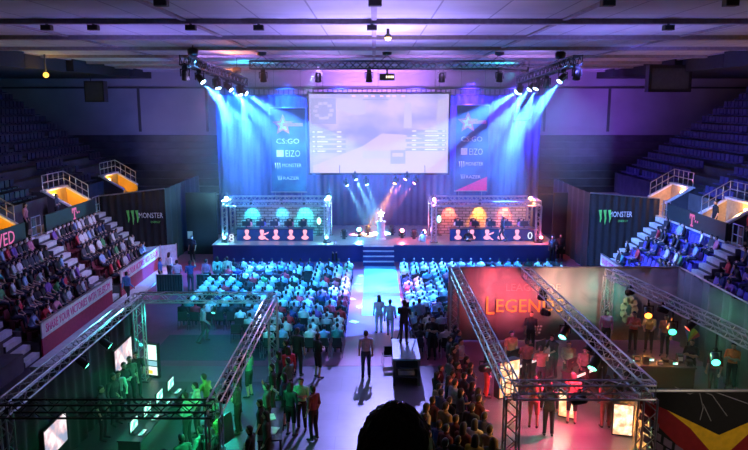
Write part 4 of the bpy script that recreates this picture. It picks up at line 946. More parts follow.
# the crowd watching the red booth
pts = []; random.seed(5)
poly = [(2.9, 25.6), (3.2, 27.4), (3.25, 22.5), (3.1, 15.9), (1.05, 15.9), (1.5, 19.3), (2.05, 22.0), (2.55, 23.8)]
def inside(x, y):
    c = False; n = len(poly)
    for i in range(n):
        (x1, y1), (x2, y2) = poly[i], poly[(i + 1) % n]
        if (y1 > y) != (y2 > y) and x < (x2 - x1) * (y - y1) / (y2 - y1) + x1: c = not c
    return c
tries = 0
while len(pts) < 46 and tries < 20000:
    tries += 1; x, y = random.uniform(.9, 3.3), random.uniform(16.2, 26.6)
    if inside(x, y) and all((x - a) ** 2 + (y - b) ** 2 > .47 ** 2 for a, b in pts) and not (x < 2.15 and y > 24.2): pts.append((x, y))
pts.sort(key=lambda p: -p[1])
CW = [('black', BLK), ('dark grey', DRK), ('navy', NAV), ('black', BLK), ('grey', (.10, .10, .11)), ('tan', (.20, .14, .08)), ('yellow', (.6, .42, .05)), ('white', (.40, .40, .40)), ('maroon', (.09, .015, .02))]
for i, (x, y) in enumerate(pts):
    nm, c = CW[6] if i == 41 else random.choice(CW[:6] + CW[7:])
    po = random.choice(['relaxed', 'relaxed', 'folded', 'raised', 'lady', 'holding', 'shorts'])
    nth = ORD[i] if i < 20 else 'twenty-' + ORD[i - 20] if i < 29 else 'thirtieth' if i == 29 else 'thirty-' + ORD[i - 30] if i < 39 else ('fortieth' if i == 39 else 'forty-' + ORD[i - 40]) 
    if i == 19: nth = 'twentieth'
    person(po, V((x, y, .0)), heading((x, y), (7.0, 23 + random.uniform(-2, 2))), c, random.choice([BLK, DRK, NAV]), 'person in %s top, standing crowd beside the red booth, %s from the stage' % (nm, nth), 'standing crowd by the red booth', random.uniform(.94, 1.06))
random.seed(21)
# ================================================================ GREEN BOOTH (left)
GL, GR, GF, GB, GT = -8.7, -3.75, 15.4, 25.0, 3.2
o = thing('booth_truss', 'large square box-truss frame over the green-lit booth at the lower left', 'truss', (GL, GF, 0))
L = lambda x, y, z: V((x - GL, y - GF, z))
for a, b in (((GL, GF), (GR, GF)), ((GL, GB), (GR, GB)), ((GL, GF), (GL, GB)), ((GR, GF), (GR, GB))): m = MB(); truss(m, L(*a, GT), L(*b, GT), .32, .026, .013); m.build('beam', M['dark_alu' if a[1] == b[1] == GF else 'alu'], o)  # front beam's shade put into a darker metal colour
for x in (GL, GR):
    for y in (GF, GB): m = MB(); truss(m, L(x, y, .03), L(x, y, GT - .16), .32, .026, .013); m.build('post', M['alu'], o); MB().bb(L(x - .3, y - .3, 0), L(x + .3, y + .3, .03)).build('base_plate', M['dark_alu'], o)
curtain('booth_drape', GF - .6, GB, GL - .3, 0, 2.95, M['black_cloth'], .04, .6, 'black drape closing the left side of the green booth below the truss', 'y', 'drape')
struct('floor_teal_shade', MB().bb((-9.2, 27.0, .006), (-4.4, 30.2, .012)), pbr('teal_shade_colour', (.015, .06, .065), .5)); struct('floor_booth_shade', MB().bb((GL - .3, GF - 3, 0), (GR - .1, GB - .2, .006)), pbr('booth_shade_colour', (.028, .036, .034), .4, 0, .2, 2))  # sheets with the floor's shade and teal light put into their colour
def game_pic(nm, c1, c2, c3, s, sc=2.2):
    m, nt, b = _nt(nm); N, Lk = nt.nodes, nt.links
    tc = N.new('ShaderNodeTexCoord'); n1 = N.new('ShaderNodeTexNoise'); n1.inputs['Scale'].default_value = sc; n1.inputs['Detail'].default_value = 4; Lk.new(tc.outputs['Object'], n1.inputs['Vector'])
    cr = N.new('ShaderNodeValToRGB'); e = cr.color_ramp.elements; e[0].position = .38; e[0].color = (*c1, 1); e[1].position = .6; e[1].color = (*c3, 1); x = e.new(.5); x.color = (*c2, 1)
    Lk.new(n1.outputs['Fac'], cr.inputs['Fac']); Lk.new(cr.outputs['Color'], b.inputs['Emission Color']); b.inputs['Emission Strength'].default_value = s; b.inputs['Base Color'].default_value = (.02, .02, .02, 1); return m
pic1 = game_pic('game_feed', (.30, .34, .5), (.75, .5, .55), (.95, .85, .9), 1.0)
for (c, lab) in (((123, 358, 116, 133, 345, 376), 'big wall television showing a pale game, on the black drape beyond the green players'), ((55, 436, 44, 67, 410, 450), 'big wall television showing a pale game, behind the dark front truss beam')):
    x = GL - .12; pc = atX(c[0], c[1], x); ya = atX(c[2], c[1], x).y; yb = atX(c[3], c[1], x).y; ya, yb = min(ya, yb), max(ya, yb); w = yb - ya; h = w * .62
    w = max(w, 1.2); h = w * .64
    t = thing('television', lab, 'television', (x, pc.y, pc.z)); MB().bb((-.04, -w / 2 - .03, -h / 2 - .03), (.03, w / 2 + .03, h / 2 + .03)).build('bezel', M['black_plastic'], t); MB().bb((.03, -w / 2, -h / 2), (.036, w / 2, h / 2)).build('picture', pic1, t)
    MB().cyl((-.02, -.2, -h / 2), (-.02, -.2, -pc.z + .03), .03).cyl((-.02, .2, -h / 2), (-.02, .2, -pc.z + .03), .03).bb((-.1, -.5, -pc.z), (.3, .5, -pc.z + .03)).build('stand', M['black_plastic'], t)
g = G(154, 377); t = thing('poster_light_box', 'tall glowing poster light box standing by the rear post of the green booth', 'light box', (g.x, g.y, 0), -.3)
MB().bb((-.27, -.08, 0), (.27, .08, 1.36)).build('case', M['black_plastic'], t); MB().bb((-.22, -.09, .72), (.22, -.08, 1.3)).build('upper_poster', glow('poster_mint', (.55, 1, .85), 1.6), t); MB().bb((-.22, -.09, .48), (.22, -.08, .67)).build('middle_poster', glow('poster_blue', (.3, .7, .8), .8), t); m = MB().bb((-.22, -.09, .12), (.22, -.08, .44)); m.build('lower_poster', glow('poster_white', (.8, 1, .85), 1.2), t); MB().bb((-.16, -.095, .16), (.02, -.089, .3)).build('yellow_mark', glow('poster_yellow', (.8, .7, .05), 1), t)
# game desk with tilted screens, keyboards
def game_desk(loc, rz, label, n=2):
    t = thing('game_desk', label, 'desk', loc, rz); w = 1.0 * n
    MB().bb((-w / 2, -.35, .72), (w / 2, .35, .76)).build('desk_top', M['black_plastic'], t)
    for x in (-w / 2 + .04, w / 2 - .04): MB().bb((x - .03, -.32, 0), (x + .03, .32, .72)).build('leg', M['black_plastic'], t)
    return t
def monitor(loc, rz, label, pic, group=None):
    mo = thing('monitor', label, 'monitor', loc, rz, group)
    MB().bb((-.28, -.02, .12), (.28, .02, .46)).build('screen', M['black_plastic'], mo); MB().bb((-.03, .0, 0), (.03, .05, .2)).bb((-.12, -.1, 0), (.12, .1, .015)).build('stand', M['black_plastic'], mo); MB().bb((-.26, -.026, .14), (.26, -.02, .44)).build('picture', pic, mo); return mo
t = game_desk((-6.85, 20.6, 0), 1.5, 'black game desk with glowing monitors in front of the green booth television', 4)
M['mon_green'] = game_pic('green_feed', (.05, .35, .25), (.2, .8, .6), (.8, 1, .95), 1.5, 5)
for i in range(4):
    d = -1.5 + i; a = 1.5; p = V((-6.85 + math.cos(a) * d, 20.6 + math.sin(a) * d, .76))
    monitor(p + V((-.05, 0, 0)), a, 'glowing monitor, %s from the camera on the green booth desk' % ORD[i], M['mon_green'])
    kb = thing('keyboard', 'green-lit keyboard, %s from the camera on the green booth desk' % ORD[i], 'keyboard', p + V((.2, 0, 0)), a); MB().bb((-.2, -.07, 0), (.2, .07, .025)).build('base', M['dark_grey'], kb); MB().bb((-.18, -.055, .025), (.18, .055, .03)).build('keys', M['mon_green'], kb)
GRN = (.30, .45, .35)  # pale shirt with the green light put into its colour
for px, py, pose, tg, sh, lab in ((117, 420, 'reaching', (-6.9, 19.6), (.35, .45, .42), 'player in pale shirt leaning over the green booth desk'), (135, 398, 'reaching', (-6.9, 21), BLK, 'player in black T-shirt reaching across the green booth desk'), (100, 405, 'relaxed', (-6, 20), (.1, .12, .1), 'person in dark shirt standing by the black drape behind the desk players'), (88, 412, 'folded', (-5.5, 20), BLK, 'person in black with folded arms next to the black drape'),
        (100, 440, 'relaxed', (-6, 20), BLK, 'person in black standing behind the front truss beam near the television'), (70, 425, 'lady', (-6, 20), DRK, 'long-haired person in dark clothes near the black drape')):
    p = G(px, py); p.x = max(p.x, GL + .35); person(pose, p, heading(p, tg), sh, BLK, lab)
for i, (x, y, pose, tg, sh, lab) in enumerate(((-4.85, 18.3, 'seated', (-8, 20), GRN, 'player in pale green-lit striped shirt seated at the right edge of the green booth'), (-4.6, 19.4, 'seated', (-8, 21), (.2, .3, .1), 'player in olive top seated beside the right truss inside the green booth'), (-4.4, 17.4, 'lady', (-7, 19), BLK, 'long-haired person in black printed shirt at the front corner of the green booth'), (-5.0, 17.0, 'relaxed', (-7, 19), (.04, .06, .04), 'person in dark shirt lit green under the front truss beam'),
        (-4.25, 20.6, 'folded', (-7, 21), DRK, 'person in dark grey standing inside the green booth by its right truss'), (-4.5, 22.0, 'relaxed', (-7, 22), BLK, 'person in black standing midway along the right truss of the green booth'), (-4.4, 23.4, 'holding', (-6, 24), (.1, .14, .12), 'long-haired person in dark green near the rear right post'), (-5.2, 16.2, 'relaxed', (-8, 18), BLK, 'person in black nearest the camera inside the green booth'))):
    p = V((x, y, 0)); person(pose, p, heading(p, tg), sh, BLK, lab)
    if pose == 'seated': tag(inst('gaming_chair', CHM['gchair'], None, p, heading(p, tg)), 'black chair under the %s seated player of the green booth' % ('striped' if i == 0 else 'olive-topped'), 'chair')
for i, (px, py, pose, rz, sh, lab) in enumerate(((207, 377, 'reaching', 1.2, (.25, .35, .1), 'person in lime-lit top leaning forward left of the right truss of the green booth'), (196, 386, 'relaxed', 1.6, (.5, .55, .5), 'person in white-striped shirt lit green beside the right truss of the green booth'), (186, 396, 'folded', 1.3, (.3, .4, .35), 'person in pale green shirt with folded arms lit green, middle of the booth floor'), (213, 393, 'raised', 1.2, (.2, .3, .25), 'person with raised arm lit green right under the right truss'))):  # green light partly put into these shirt colours
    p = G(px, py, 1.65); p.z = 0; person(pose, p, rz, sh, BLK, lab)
p = V((-3.95, 18.2, 2.8)); par_can(p, (-4.6, 20.2, 1), 'added green lamp over the group beside the right truss of the green booth', (1, 8, 4), None, .8); spot(p + V((-.1, .25, -.25)), (-4.7, 20.2, 1), (.05, 1, .25), 260, 80, .6)  # lamp added to light this group green
# dark onlookers right of the green booth
for i, (x, y, pose, rz, sh, nm) in enumerate(((-3.2, 24.4, 'relaxed', 1.2, BLK, 'black'), (-3.3, 23.2, 'lady', 1.5, DRK, 'dark grey'), (-2.9, 22.6, 'folded', 1.0, (.05, .12, .1), 'dark green'), (-3.35, 22.0, 'relaxed', 1.6, BLK, 'black'), (-2.85, 21.2, 'holding', 1.3, NAV, 'navy'), (-3.3, 20.4, 'raised', 1.4, (.06, .09, .08), 'slate'), (-3.3, 19.2, 'relaxed', 1.5, BLK, 'black'), (-3.0, 18.4, 'lady', 1.6, DRK, 'grey'), (-3.3, 17.5, 'folded', 1.4, BLK, 'black'))):
    person(pose, V((x, y, 0)), rz, sh, BLK, 'onlooker in %s top, right truss of green booth, %s from the stage' % (nm, ORD[i]))
t = thing('low_table', 'low black table with bright papers between the green booth and the aisle', 'table', (-3.1, 19.8, 0), .1)
# par lamps of the green booth
for px, py, lab in ((82, 362, 'small green lamp clamped under the left truss of the green booth, nearer one'), (105, 343, 'small green lamp clamped under the left truss of the green booth, farther one')):
    p = atX(px, py, GL + .1); p.z = min(p.z, 2.75); p = atX(px, py, GL + .15); tg = V((-5.6, p.y + .5, 0)); par_can(p, tg, lab, (2, 22, 10), None, .9, max(0, 3.05 - p.z)); spot(p + (tg - p).normalized() * .3, tg, (.02, 1, .40), 300, 85, .6)
for y, lab in ((17.2, 'near'), (22.5, 'far')):
    p = V((GR - .1, y, 2.75)); tg = V((-6.0, y + .6, .4)); par_can(p, tg, 'dark-bodied green lamp clamped under the right truss of the green booth, %s one' % lab, (1, 10, 5), None, .9); spot(p + (tg - p).normalized() * .3, tg, (.02, 1, .40), 330, 95, .6)
p = V((-5.9, 24.9, 2.75)); par_can(p, (-6.3, 22.0, 0), 'added teal lamp under the rear truss beam of the green booth', (.2, 2, 1.7), None, .6); spot(p + V((0, -.3, -.3)), (-6.3, 22.4, 0), (.02, .9, .6), 420, 110, .6)  # lamp added to tint the booth floor teal
p = V((-3.9, 19.6, 2.8)); par_can(p, (-2.6, 19.6, 0), 'green lamp under the right truss pointing at the aisle', (1, 8, 4), None, .8); spot(p + V((.3, 0, -.3)), (-2.5, 20.0, 0), (.04, 1, .5), 60, 90, .6)
spot((-8.0, 23.6, 3.6), (-8.75, 17, 3.2), (.1, .8, 1), 90, 80, .5); spot((-6.2, 22.6, 3.4), (-6.2, 25, 3.15), (.03, .85, .75), 420, 130, .6); spot((-7.5, 24.2, 2.2), (-8.7, 25.2, 1.6), (.05, .9, .7), 60, 100, .6); spot((-4.2, 24.7, 3.6), (-3.7, 17, 3.2), (.4, .5, 1), 120, 100, .5)  # spots without fixtures, added to tint the booth trusses
# barriers, sign, glass panels left of the stage
def barrier(px0, px1, py, label):
    a, b = G(px0, py), G(px1, py); w = b.x - a.x; t = thing('fabric_barrier', label, 'barrier', ((a.x + b.x) / 2, a.y, 0))
    m = MB()
    for x in (-w / 2, w / 2): m.cyl((x, 0, 0), (x, 0, 1.1), .025)
    m.each('post', M['alu'], t); MB().cyl((-w / 2, 0, 1.1), (w / 2, 0, 1.1), .025).build('rail', M['alu'], t)
    n = 48; vs = []; fs = []
    for i in range(n + 1):
        x = -w / 2 + w * i / n; y = .03 * math.sin(i * 1.3)
        vs += [(x, y, .04), (x, y, 1.08), (x, y + .02, 1.08), (x, y + .02, .04)]
    for i in range(n):
        for k in range(4): fs.append((i * 4 + k, i * 4 + (k + 1) % 4, i * 4 + 4 + (k + 1) % 4, i * 4 + 4 + k))
    m = MB(); m._add(vs, fs); m.build('cloth_cover', M['board_dark'], t)
barrier(157, 183, 294, 'black cloth-covered crowd barrier nearest the red stand'); barrier(197, 237, 294, 'black cloth-covered crowd barrier next to the left audience block')
pn = G(171, 262); t = thing('glass_screen', 'tilted row of pale blue glass panels on the floor beside the black drape', 'partition', (pn.x, pn.y - 2, 0), .55)
M['pale_blue'] = pbr('pale_blue_panel', (.35, .62, .72), .2)
for k in range(2): MB().bb((-1.0 + k * 1.0, -.02, .25), (-.06 + k * 1.0, .02, 1.5)).build('pane', M['pale_blue'], t)
m = MB()
for x in (-1.03, -.03, .97): m.bb((x - .03, -.03, 0), (x + .03, .03, 1.55))
m.each('post', M['alu'], t)
struct('wall_stage_side', MB().bb((-12.9, 47.5, 0), (-10.8, 47.7, 4.3)), M['black_cloth']); struct('wall_stage_end', MB().bb((12.3, 47.5, 0), (13.3, 47.7, 4.3)), M['black_cloth'])
p = atY(190, 235, 47.45); tag(MB().bb((p.x - .17, 47.46, p.z - .25), (p.x + .17, 47.5, p.z + .25)).build('notice', M['paper']), 'small white paper notice on the black wall left of the stage', 'sign')
p = atY(693 - 493, 228, 47.45)
# kerb along the red stand
struct('floor_kerb', MB().bb((-13.45, 26, 0), (-12.6, 44, .12)), M['step_white']); struct('floor_kerb', MB().bb((12.6, 30, 0), (13.45, 43, .12)), M['step_white'])
MB().bb((-.35, -1.1, .70), (.35, 1.1, .74)).build('table_top', M['black_plastic'], t); m = MB()
low_table = [o for o in bpy.data.objects if o.name == 'low_table'][0]
bpy.data.objects['table_top'].parent = low_table
for x in (-.3, .3):
    for y in (-1.0, 1.0): m.bb((x - .03, y - .03, 0), (x + .03, y + .03, .7))
m.each('leg', M['black_plastic'], low_table)
for i, (x, y, r) in enumerate(((-3.2, 20.2, .3), (-3.0, 19.3, -.2))): tag(MB().bb((-.16, -.22, 0), (.16, .22, .02)).build('leaflet_stack', M['paper'], None, False, (x, y, .741), (0, 0, r)), 'stack of white leaflets on the low black table, %s one' % ('farther', 'nearer')[i], 'leaflets')
# ================================================================ RED BOOTH (right)
RX0, RXM, RX1, RF, RB = 3.45, 6.75, 11.9, 16.5, 29.0
o = thing('booth_truss', 'large box-truss frame over the red-lit booth at the lower right', 'truss', (RX0, RF, 0))
L = lambda x, y, z: V((x - RX0, y - RF, z))
for a, b in (((RX0, RF), (RX0, RB)), ((RX0, RF), (RXM + .2, RF)), ((RXM + .1, RF), (RXM - .3, RB)), ((RX1 - .2, RF + 1), (10.0, RB))): m = MB(); truss(m, L(*a, GT), L(*b, GT), .36, .028, .015); m.build('beam', M['alu'], o)
for x, y in ((RX0, RF), (RXM + .1, RF), (RX0, RB), (10.0, RB), (RX1 - .2, RF + 1)): m = MB(); truss(m, L(x, y, .03), L(x, y, GT - .18), .34, .028, .015); m.build('post', M['alu'], o); MB().bb(L(x - .3, y - .3, 0), L(x + .3, y + .3, .03)).build('base_plate', M['dark_alu'], o)
m = MB().cyl(L(RXM + .1, RF, GT - .02), L(13.0, RF, GT - .02), .05); m.build('front_rail', M['alu'], o)
def print_mat(nm, cols, sc, rough=.7):
    m, nt, b = _nt(nm); N, Lk = nt.nodes, nt.links
    tc = N.new('ShaderNodeTexCoord'); n1 = N.new('ShaderNodeTexNoise'); n1.inputs['Scale'].default_value = sc; n1.inputs['Detail'].default_value = 5; n1.inputs['Distortion'].default_value = .8; Lk.new(tc.outputs['Object'], n1.inputs['Vector'])
    cr = N.new('ShaderNodeValToRGB'); e = cr.color_ramp.elements; n = len(cols)
    e[0].position = .3; e[0].color = (*cols[0], 1); e[1].position = .7; e[1].color = (*cols[-1], 1)
    for i in range(1, n - 1): x = e.new(.3 + .4 * i / (n - 1)); x.color = (*cols[i], 1)
    Lk.new(n1.outputs['Fac'], cr.inputs['Fac']); Lk.new(cr.outputs['Color'], b.inputs['Base Color']); b.inputs['Roughness'].default_value = rough; return m
BY = 29.35
bd = curtain('printed_backdrop', 3.2, 13.15, BY, .05, 3.3, print_mat('backdrop_print', [(.12, .11, .12), (.25, .22, .23), (.22, .26, .26), (.42, .40, .38)], .45), .025, .9, 'wide printed fabric backdrop with golden capital letters behind the red booth', 'x', 'backdrop')
MB().cyl((3.15, BY, 3.33), (13.2, BY, 3.33), .035).build('top_rail', M['alu'], bd)
M['gold_print'] = pbr('gold_print', (1, .66, .10), .5)
p, q = atY(486, 313, BY - .09), atY(563, 309, BY - .09)
text('initial', 'L', M['gold_print'], bd, (p.x, BY - .09, p.z - .06), (1, 0, 0), (0, 0, 1), .36, .80)
text('lettering', 'EGENDS', M['gold_print'], bd, (p.x + .44, BY - .09, p.z + .04), (1, 0, 0), (0, 0, 1), q.x - p.x - .44, .58)
p, q = atY(506, 291, BY - .09), atY(560, 291, BY - .09)
text('small_lettering', 'LEAGUE OF', pbr('faded_print', (.5, .38, .34), .7), bd, (p.x, BY - .09, p.z), (1, 0, 0), (0, 0, 1), q.x - p.x, .32)
mb = MB()
for k in range(3):
    for j in range(5 - k): p = atY(528 + j * 3 + k * 2, 327 + k * 3.2, BY - .08); mb.bb((p.x, BY - .1, p.z), (p.x + .09, BY - .08, p.z + .07))
mb.build('small_caption', M['white_print'], bd)
fl = pbr('cream_print', (.75, .62, .40), .6); m = MB(); cx = atY(629, 310, BY - .08)
for k in range(9):
    a = k * .7; m.prism([cx + V((.25 * math.cos(a) + .16 * math.cos(t_), 0, .45 * math.sin(a) + .2 * math.sin(t_))) for t_ in [2 * PI * i / 7 for i in range(7)]][::-1], (0, -.008, 0))
m.build('cream_flourish', fl, bd)
gc = curtain('side_curtain', 20.0, 29.3, 13.15, .05, 3.3, pbr('grey_green_fabric', (.20, .27, .23), .6, 0, .1, 2), .13, .8, 'grey-green pleated curtain along the right side of the red booth', 'y', 'curtain')
MB().cyl((13.15, 20, 3.33), (13.15, 29.3, 3.33), .035).build('top_rail', M['alu'], gc)
# game desks; light on their white edges is imitated by emission
M['white_edge'] = glow('emissive_desk_edge', (1, .75, .7), .9, (.8, .8, .8))
def edge_desk(pa, pb, label, dep=.7):
    a, b = G(*pa, .76), G(*pb, .76); d = b - a; t = thing('game_desk', label, 'desk', (a.x, a.y, 0), math.atan2(d.y, d.x)); w = d.length
    MB().bb((0, 0, .72), (w, dep, .76)).build('desk_top', M['black_plastic'], t); MB().bb((0, -.03, .70), (w, 0, .78)).build('emissive_edge', M['white_edge'], t); MB().bb((.05, dep - .1, 0), (w - .05, dep - .06, .72)).build('modesty_panel', M['black_plastic'], t)
    for x in (.04, w - .04): MB().bb((x - .03, .05, 0), (x + .03, dep - .05, .72)).build('leg', M['black_plastic'], t)
    return t, a, d.normalized(), w
for ds, lab in ((((517, 367), (556, 352)), 'game desk with white edge beneath the golden letters'), (((577, 376), (604, 365)), 'game desk with white edge beneath the middle truss')):
    t, a, d, w = edge_desk(*ds, lab); n = V((-d.y, d.x, 0))
    for i in range(3):
        p = a + d * (w * (i + .5) / 3) + n * .42; p.z = .76
        monitor(p, math.atan2(d.y, d.x) + PI, 'monitor, %s from the camera, %s' % (ORD[i], lab.replace('game desk with white edge ', 'desk ')), M['mon_green'])
# long counter with equipment
a = G(628, 366, .95); t = thing('service_counter', 'long dark counter crowded with equipment at the back right of the red booth', 'counter', (a.x, a.y, 0), -.12)
MB().bb((0, 0, 0), (2.3, .06, .95)).bb((0, 0, 0), (.06, .7, .95)).bb((2.24, 0, 0), (2.3, .7, .95)).build('front_panel', M['black_plastic'], t); MB().bb((-.05, -.05, .95), (2.35, .75, 1.0)).build('counter_top', M['dark_grey'], t)
Rz = Matrix.Rotation(-.12, 3, 'Z'); random.seed(3)
for i in range(9):
    p = Rz @ V((.15 + i * .25, .2 + .28 * (i % 2), 0)) + V((a.x, a.y, 1.0)); h = random.choice([.12, .2, .3, .16])
    e = thing('audio_device', 'small dark equipment box on the long counter, %s from the left' % ORD[i], 'device', p, -.12); MB().bb((-.1, -.12, 0), (.1, .12, h)).build('case', M['dark_grey'], e); MB().bb((-.08, -.125, h * .3), (.08, -.12, h * .8)).build('front_panel', (M['mon_green'], M['paper'], M['black_plastic'])[i % 3], e)
# second low counter near the front rail
t = thing('display_counter', 'low dark counter with small white displays behind the black printed banner', 'counter', (8.7, 19.6, 0), 0)
MB().bb((0, 0, 0), (3.1, .06, .95)).bb((0, 0, 0), (.06, .7, .95)).bb((3.04, 0, 0), (3.1, .7, .95)).build('front_panel', M['black_plastic'], t); MB().bb((-.05, -.05, .95), (3.15, .75, 1.0)).build('counter_top', M['dark_grey'], t)
for i, (x, c) in enumerate(((.1, (.85, .9, .85)), (1.0, (.8, .85, .5)), (1.9, (.5, .8, .7)))):
    e = thing('table_display', 'small upright %s display card on the counter behind the black banner' % ('white', 'yellow', 'mint')[i], 'display', (8.8 + x, 19.85, 1.0), .2)
    m = MB(); m.prism([(-.16, 0, 0), (.16, 0, 0), (.16, .1, .3), (-.1, .1, .34)], (0, .02, 0)); m.build('card', pbr('card_%d' % i, c, .5), e); MB().bb((-.16, .02, 0), (.16, .16, .02)).build('foot', M['black_plastic'], e)
# lit boxes and panel
pb1 = game_pic('orange_poster', (1, .30, .12), (1, .45, .2), (1, .78, .5), 1.6, 3); pb2 = game_pic('cream_poster', (.9, .30, .15), (1, .6, .35), (1, .86, .62), 1.5, 4)
def light_box(px, py, w, h, rz, pic, label, tilt=0):
    g = G(px, py); t = thing('display_light_box', label, 'light box', g, rz); MB().bb((-w / 2, 0, 0), (w / 2, .3, h)).build('case', M['black_plastic'], t); MB().bb((-w / 2 + .03, -.008, .05), (w / 2 - .03, 0, h - .03)).build('lit_panel', pic, t)
    area(g + Matrix.Rotation(rz, 3, 'Z') @ V((0, -.03, h / 2)), g + Matrix.Rotation(rz, 3, 'Z') @ V((0, -2, h / 2 - .5)), (1, .28, .12), 7, w, h * .9)
light_box(622, 436, .62, 1.05, -.25, pb2, 'glowing cream poster box standing by the front middle post of the red booth')
light_box(566, 418, .55, .9, -.5, pb1, 'glowing orange poster box behind the long-haired people in the red booth')
light_box(509, 397, .9, 1.35, .5, pb1, 'big glowing orange panel beside the left truss of the red booth')
# people in the red booth
SK = (.35, .16, .10)
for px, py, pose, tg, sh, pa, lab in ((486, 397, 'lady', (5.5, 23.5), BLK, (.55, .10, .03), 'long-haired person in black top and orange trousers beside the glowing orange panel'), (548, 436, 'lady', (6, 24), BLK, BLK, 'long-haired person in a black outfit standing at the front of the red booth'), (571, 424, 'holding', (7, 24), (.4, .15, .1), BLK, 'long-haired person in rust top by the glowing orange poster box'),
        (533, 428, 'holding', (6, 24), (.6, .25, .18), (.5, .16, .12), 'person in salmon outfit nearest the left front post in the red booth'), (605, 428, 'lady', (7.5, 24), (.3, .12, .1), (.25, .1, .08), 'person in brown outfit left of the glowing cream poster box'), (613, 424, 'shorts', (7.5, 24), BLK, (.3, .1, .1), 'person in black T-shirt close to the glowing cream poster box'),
        (540, 393, 'reaching', (6.2, 26), (.5, .2, .1), BLK, 'player in orange-lit shirt leaning over the desk under the golden letters'), (526, 385, 'reaching', (5.5, 27), (.35, .14, .08), BLK, 'second player at the desk under the golden letters'), (510, 375, 'relaxed', (5.5, 24), (.5, .18, .08), BLK, 'person in orange-lit top near the left end of the backdrop'),  # orange light put into the colours of the orange-lit tops
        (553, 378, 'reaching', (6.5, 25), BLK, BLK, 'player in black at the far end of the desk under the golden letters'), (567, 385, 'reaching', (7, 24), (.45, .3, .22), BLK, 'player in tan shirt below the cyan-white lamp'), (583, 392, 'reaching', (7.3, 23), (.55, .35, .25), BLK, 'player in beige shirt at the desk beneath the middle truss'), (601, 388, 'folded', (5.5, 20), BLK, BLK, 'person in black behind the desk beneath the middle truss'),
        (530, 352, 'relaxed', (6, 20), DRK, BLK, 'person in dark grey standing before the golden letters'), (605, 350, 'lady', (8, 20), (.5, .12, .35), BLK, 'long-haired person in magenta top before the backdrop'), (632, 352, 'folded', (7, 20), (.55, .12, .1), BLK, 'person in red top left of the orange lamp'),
        (648, 352, 'reaching', (8.2, 22), (.75, .55, .15), BLK, 'person in yellow shirt bending over the long counter'), (664, 356, 'relaxed', (8.2, 22), (.5, .15, .06), BLK, 'person in orange-lit top beside the green lamp'), (689, 385, 'folded', (8, 20), BLK, BLK, 'person in black before the counter with the green lamp above'), (730, 389, 'folded', (9, 19), (.85, .20, .05), BLK, 'person in bright orange T-shirt near the right edge under a green lamp'), (712, 395, 'relaxed', (9, 21), (.15, .06, .04), BLK, 'person in dark brown top left of the person in orange')):  # the orange-lit top carries that light in its colour
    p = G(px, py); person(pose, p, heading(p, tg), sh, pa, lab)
p = G(686, 366); o = thing('colour_fan', 'small rainbow striped fan-shaped display beside the long counter', 'display', (p.x, p.y, 0)); MB().cyl((0, 0, 0), (0, 0, 1.0), .03).bb((-.2, -.2, 0), (.2, .2, .03)).build('stand', M['black_plastic'], o)
for i, c in enumerate(((.8, .1, .1), (.8, .5, .05), (.7, .7, .1), (.1, .6, .2), (.1, .3, .7))):
    a0, a1 = .4 + i * .3, .4 + (i + 1) * .3; MB().prism([(0, 0, 1.0), (.5 * math.cos(a0), 0, 1.0 + .6 * math.sin(a0)), (.5 * math.cos(a1), 0, 1.0 + .6 * math.sin(a1))], (0, .02, 0)).build('stripe', pbr('stripe_%d' % i, c, .5), o)
# printed black banner hung from the front rail
YB_ = RF - .02; bn = tag(MB().bb((7.0, YB_, .08), (12.9, YB_ + .03, 3.13)).build('hanging_banner', M['black_cloth']), 'black printed banner with yellow and red chevrons hung from the front rail', 'banner')
def poly(nm, pts, mat, e=.006, parent=None):
    P = [atY(x, y, YB_) for x, y in pts]; MB().prism([V((p.x, YB_ - e, p.z)) for p in P], (0, e - .0005, 0)).build(nm, mat, parent or bn)
poly('red_band', [(640, 399), (667, 410), (690, 428), (716, 458), (690, 458), (640, 408)], pbr('red_print', (.30, .015, .02), .6)); poly('red_wedge', [(748, 434), (775, 423), (775, 470), (725, 455)], pbr('red_print', (.30, .015, .02), .6))
poly('yellow_chevron', [(667, 410), (719, 435), (775, 411), (775, 423), (748, 434), (722, 458), (716, 458), (690, 428)], pbr('yellow_print', (.95, .55, .02), .6), .008)
kp = pbr('key_print', (.22, .15, .22), .35); mb = MB()
for i in range(6):
    for j in range(7):
        x = 640 + i * 11 + j * 2; y = 412 + j * 11 + i * 8 - i * 1.0
        if y < 407 + (x - 640) * .95 or x > 700: continue
        P = [atY(x + a, y + b, YB_) for a, b in ((0, 0), (8, 5), (7, 12), (-1, 7))]; mb.prism([V((p.x, YB_ - .02, p.z)) for p in P], (0, .019, 0))
mb.build('key_pattern', kp, bn)
mb = MB(); ltn = pbr('pale_line_print', (.30, .30, .33), .5)
for ln in (((675, 387), (690, 394), (699, 390), (703, 408), (700, 420)), ((703, 404), (711, 421)), ((699, 390), (712, 395), (727, 416)), ((712, 391), (732, 398), (760, 408))):
    for a, b in zip(ln, ln[1:]): p, q = atY(*a, YB_), atY(*b, YB_); mb.cyl((p.x, YB_ - .002, p.z), (q.x, YB_ - .002, q.z), .012, n=4)
mb.build('lightning_print', ltn, bn)
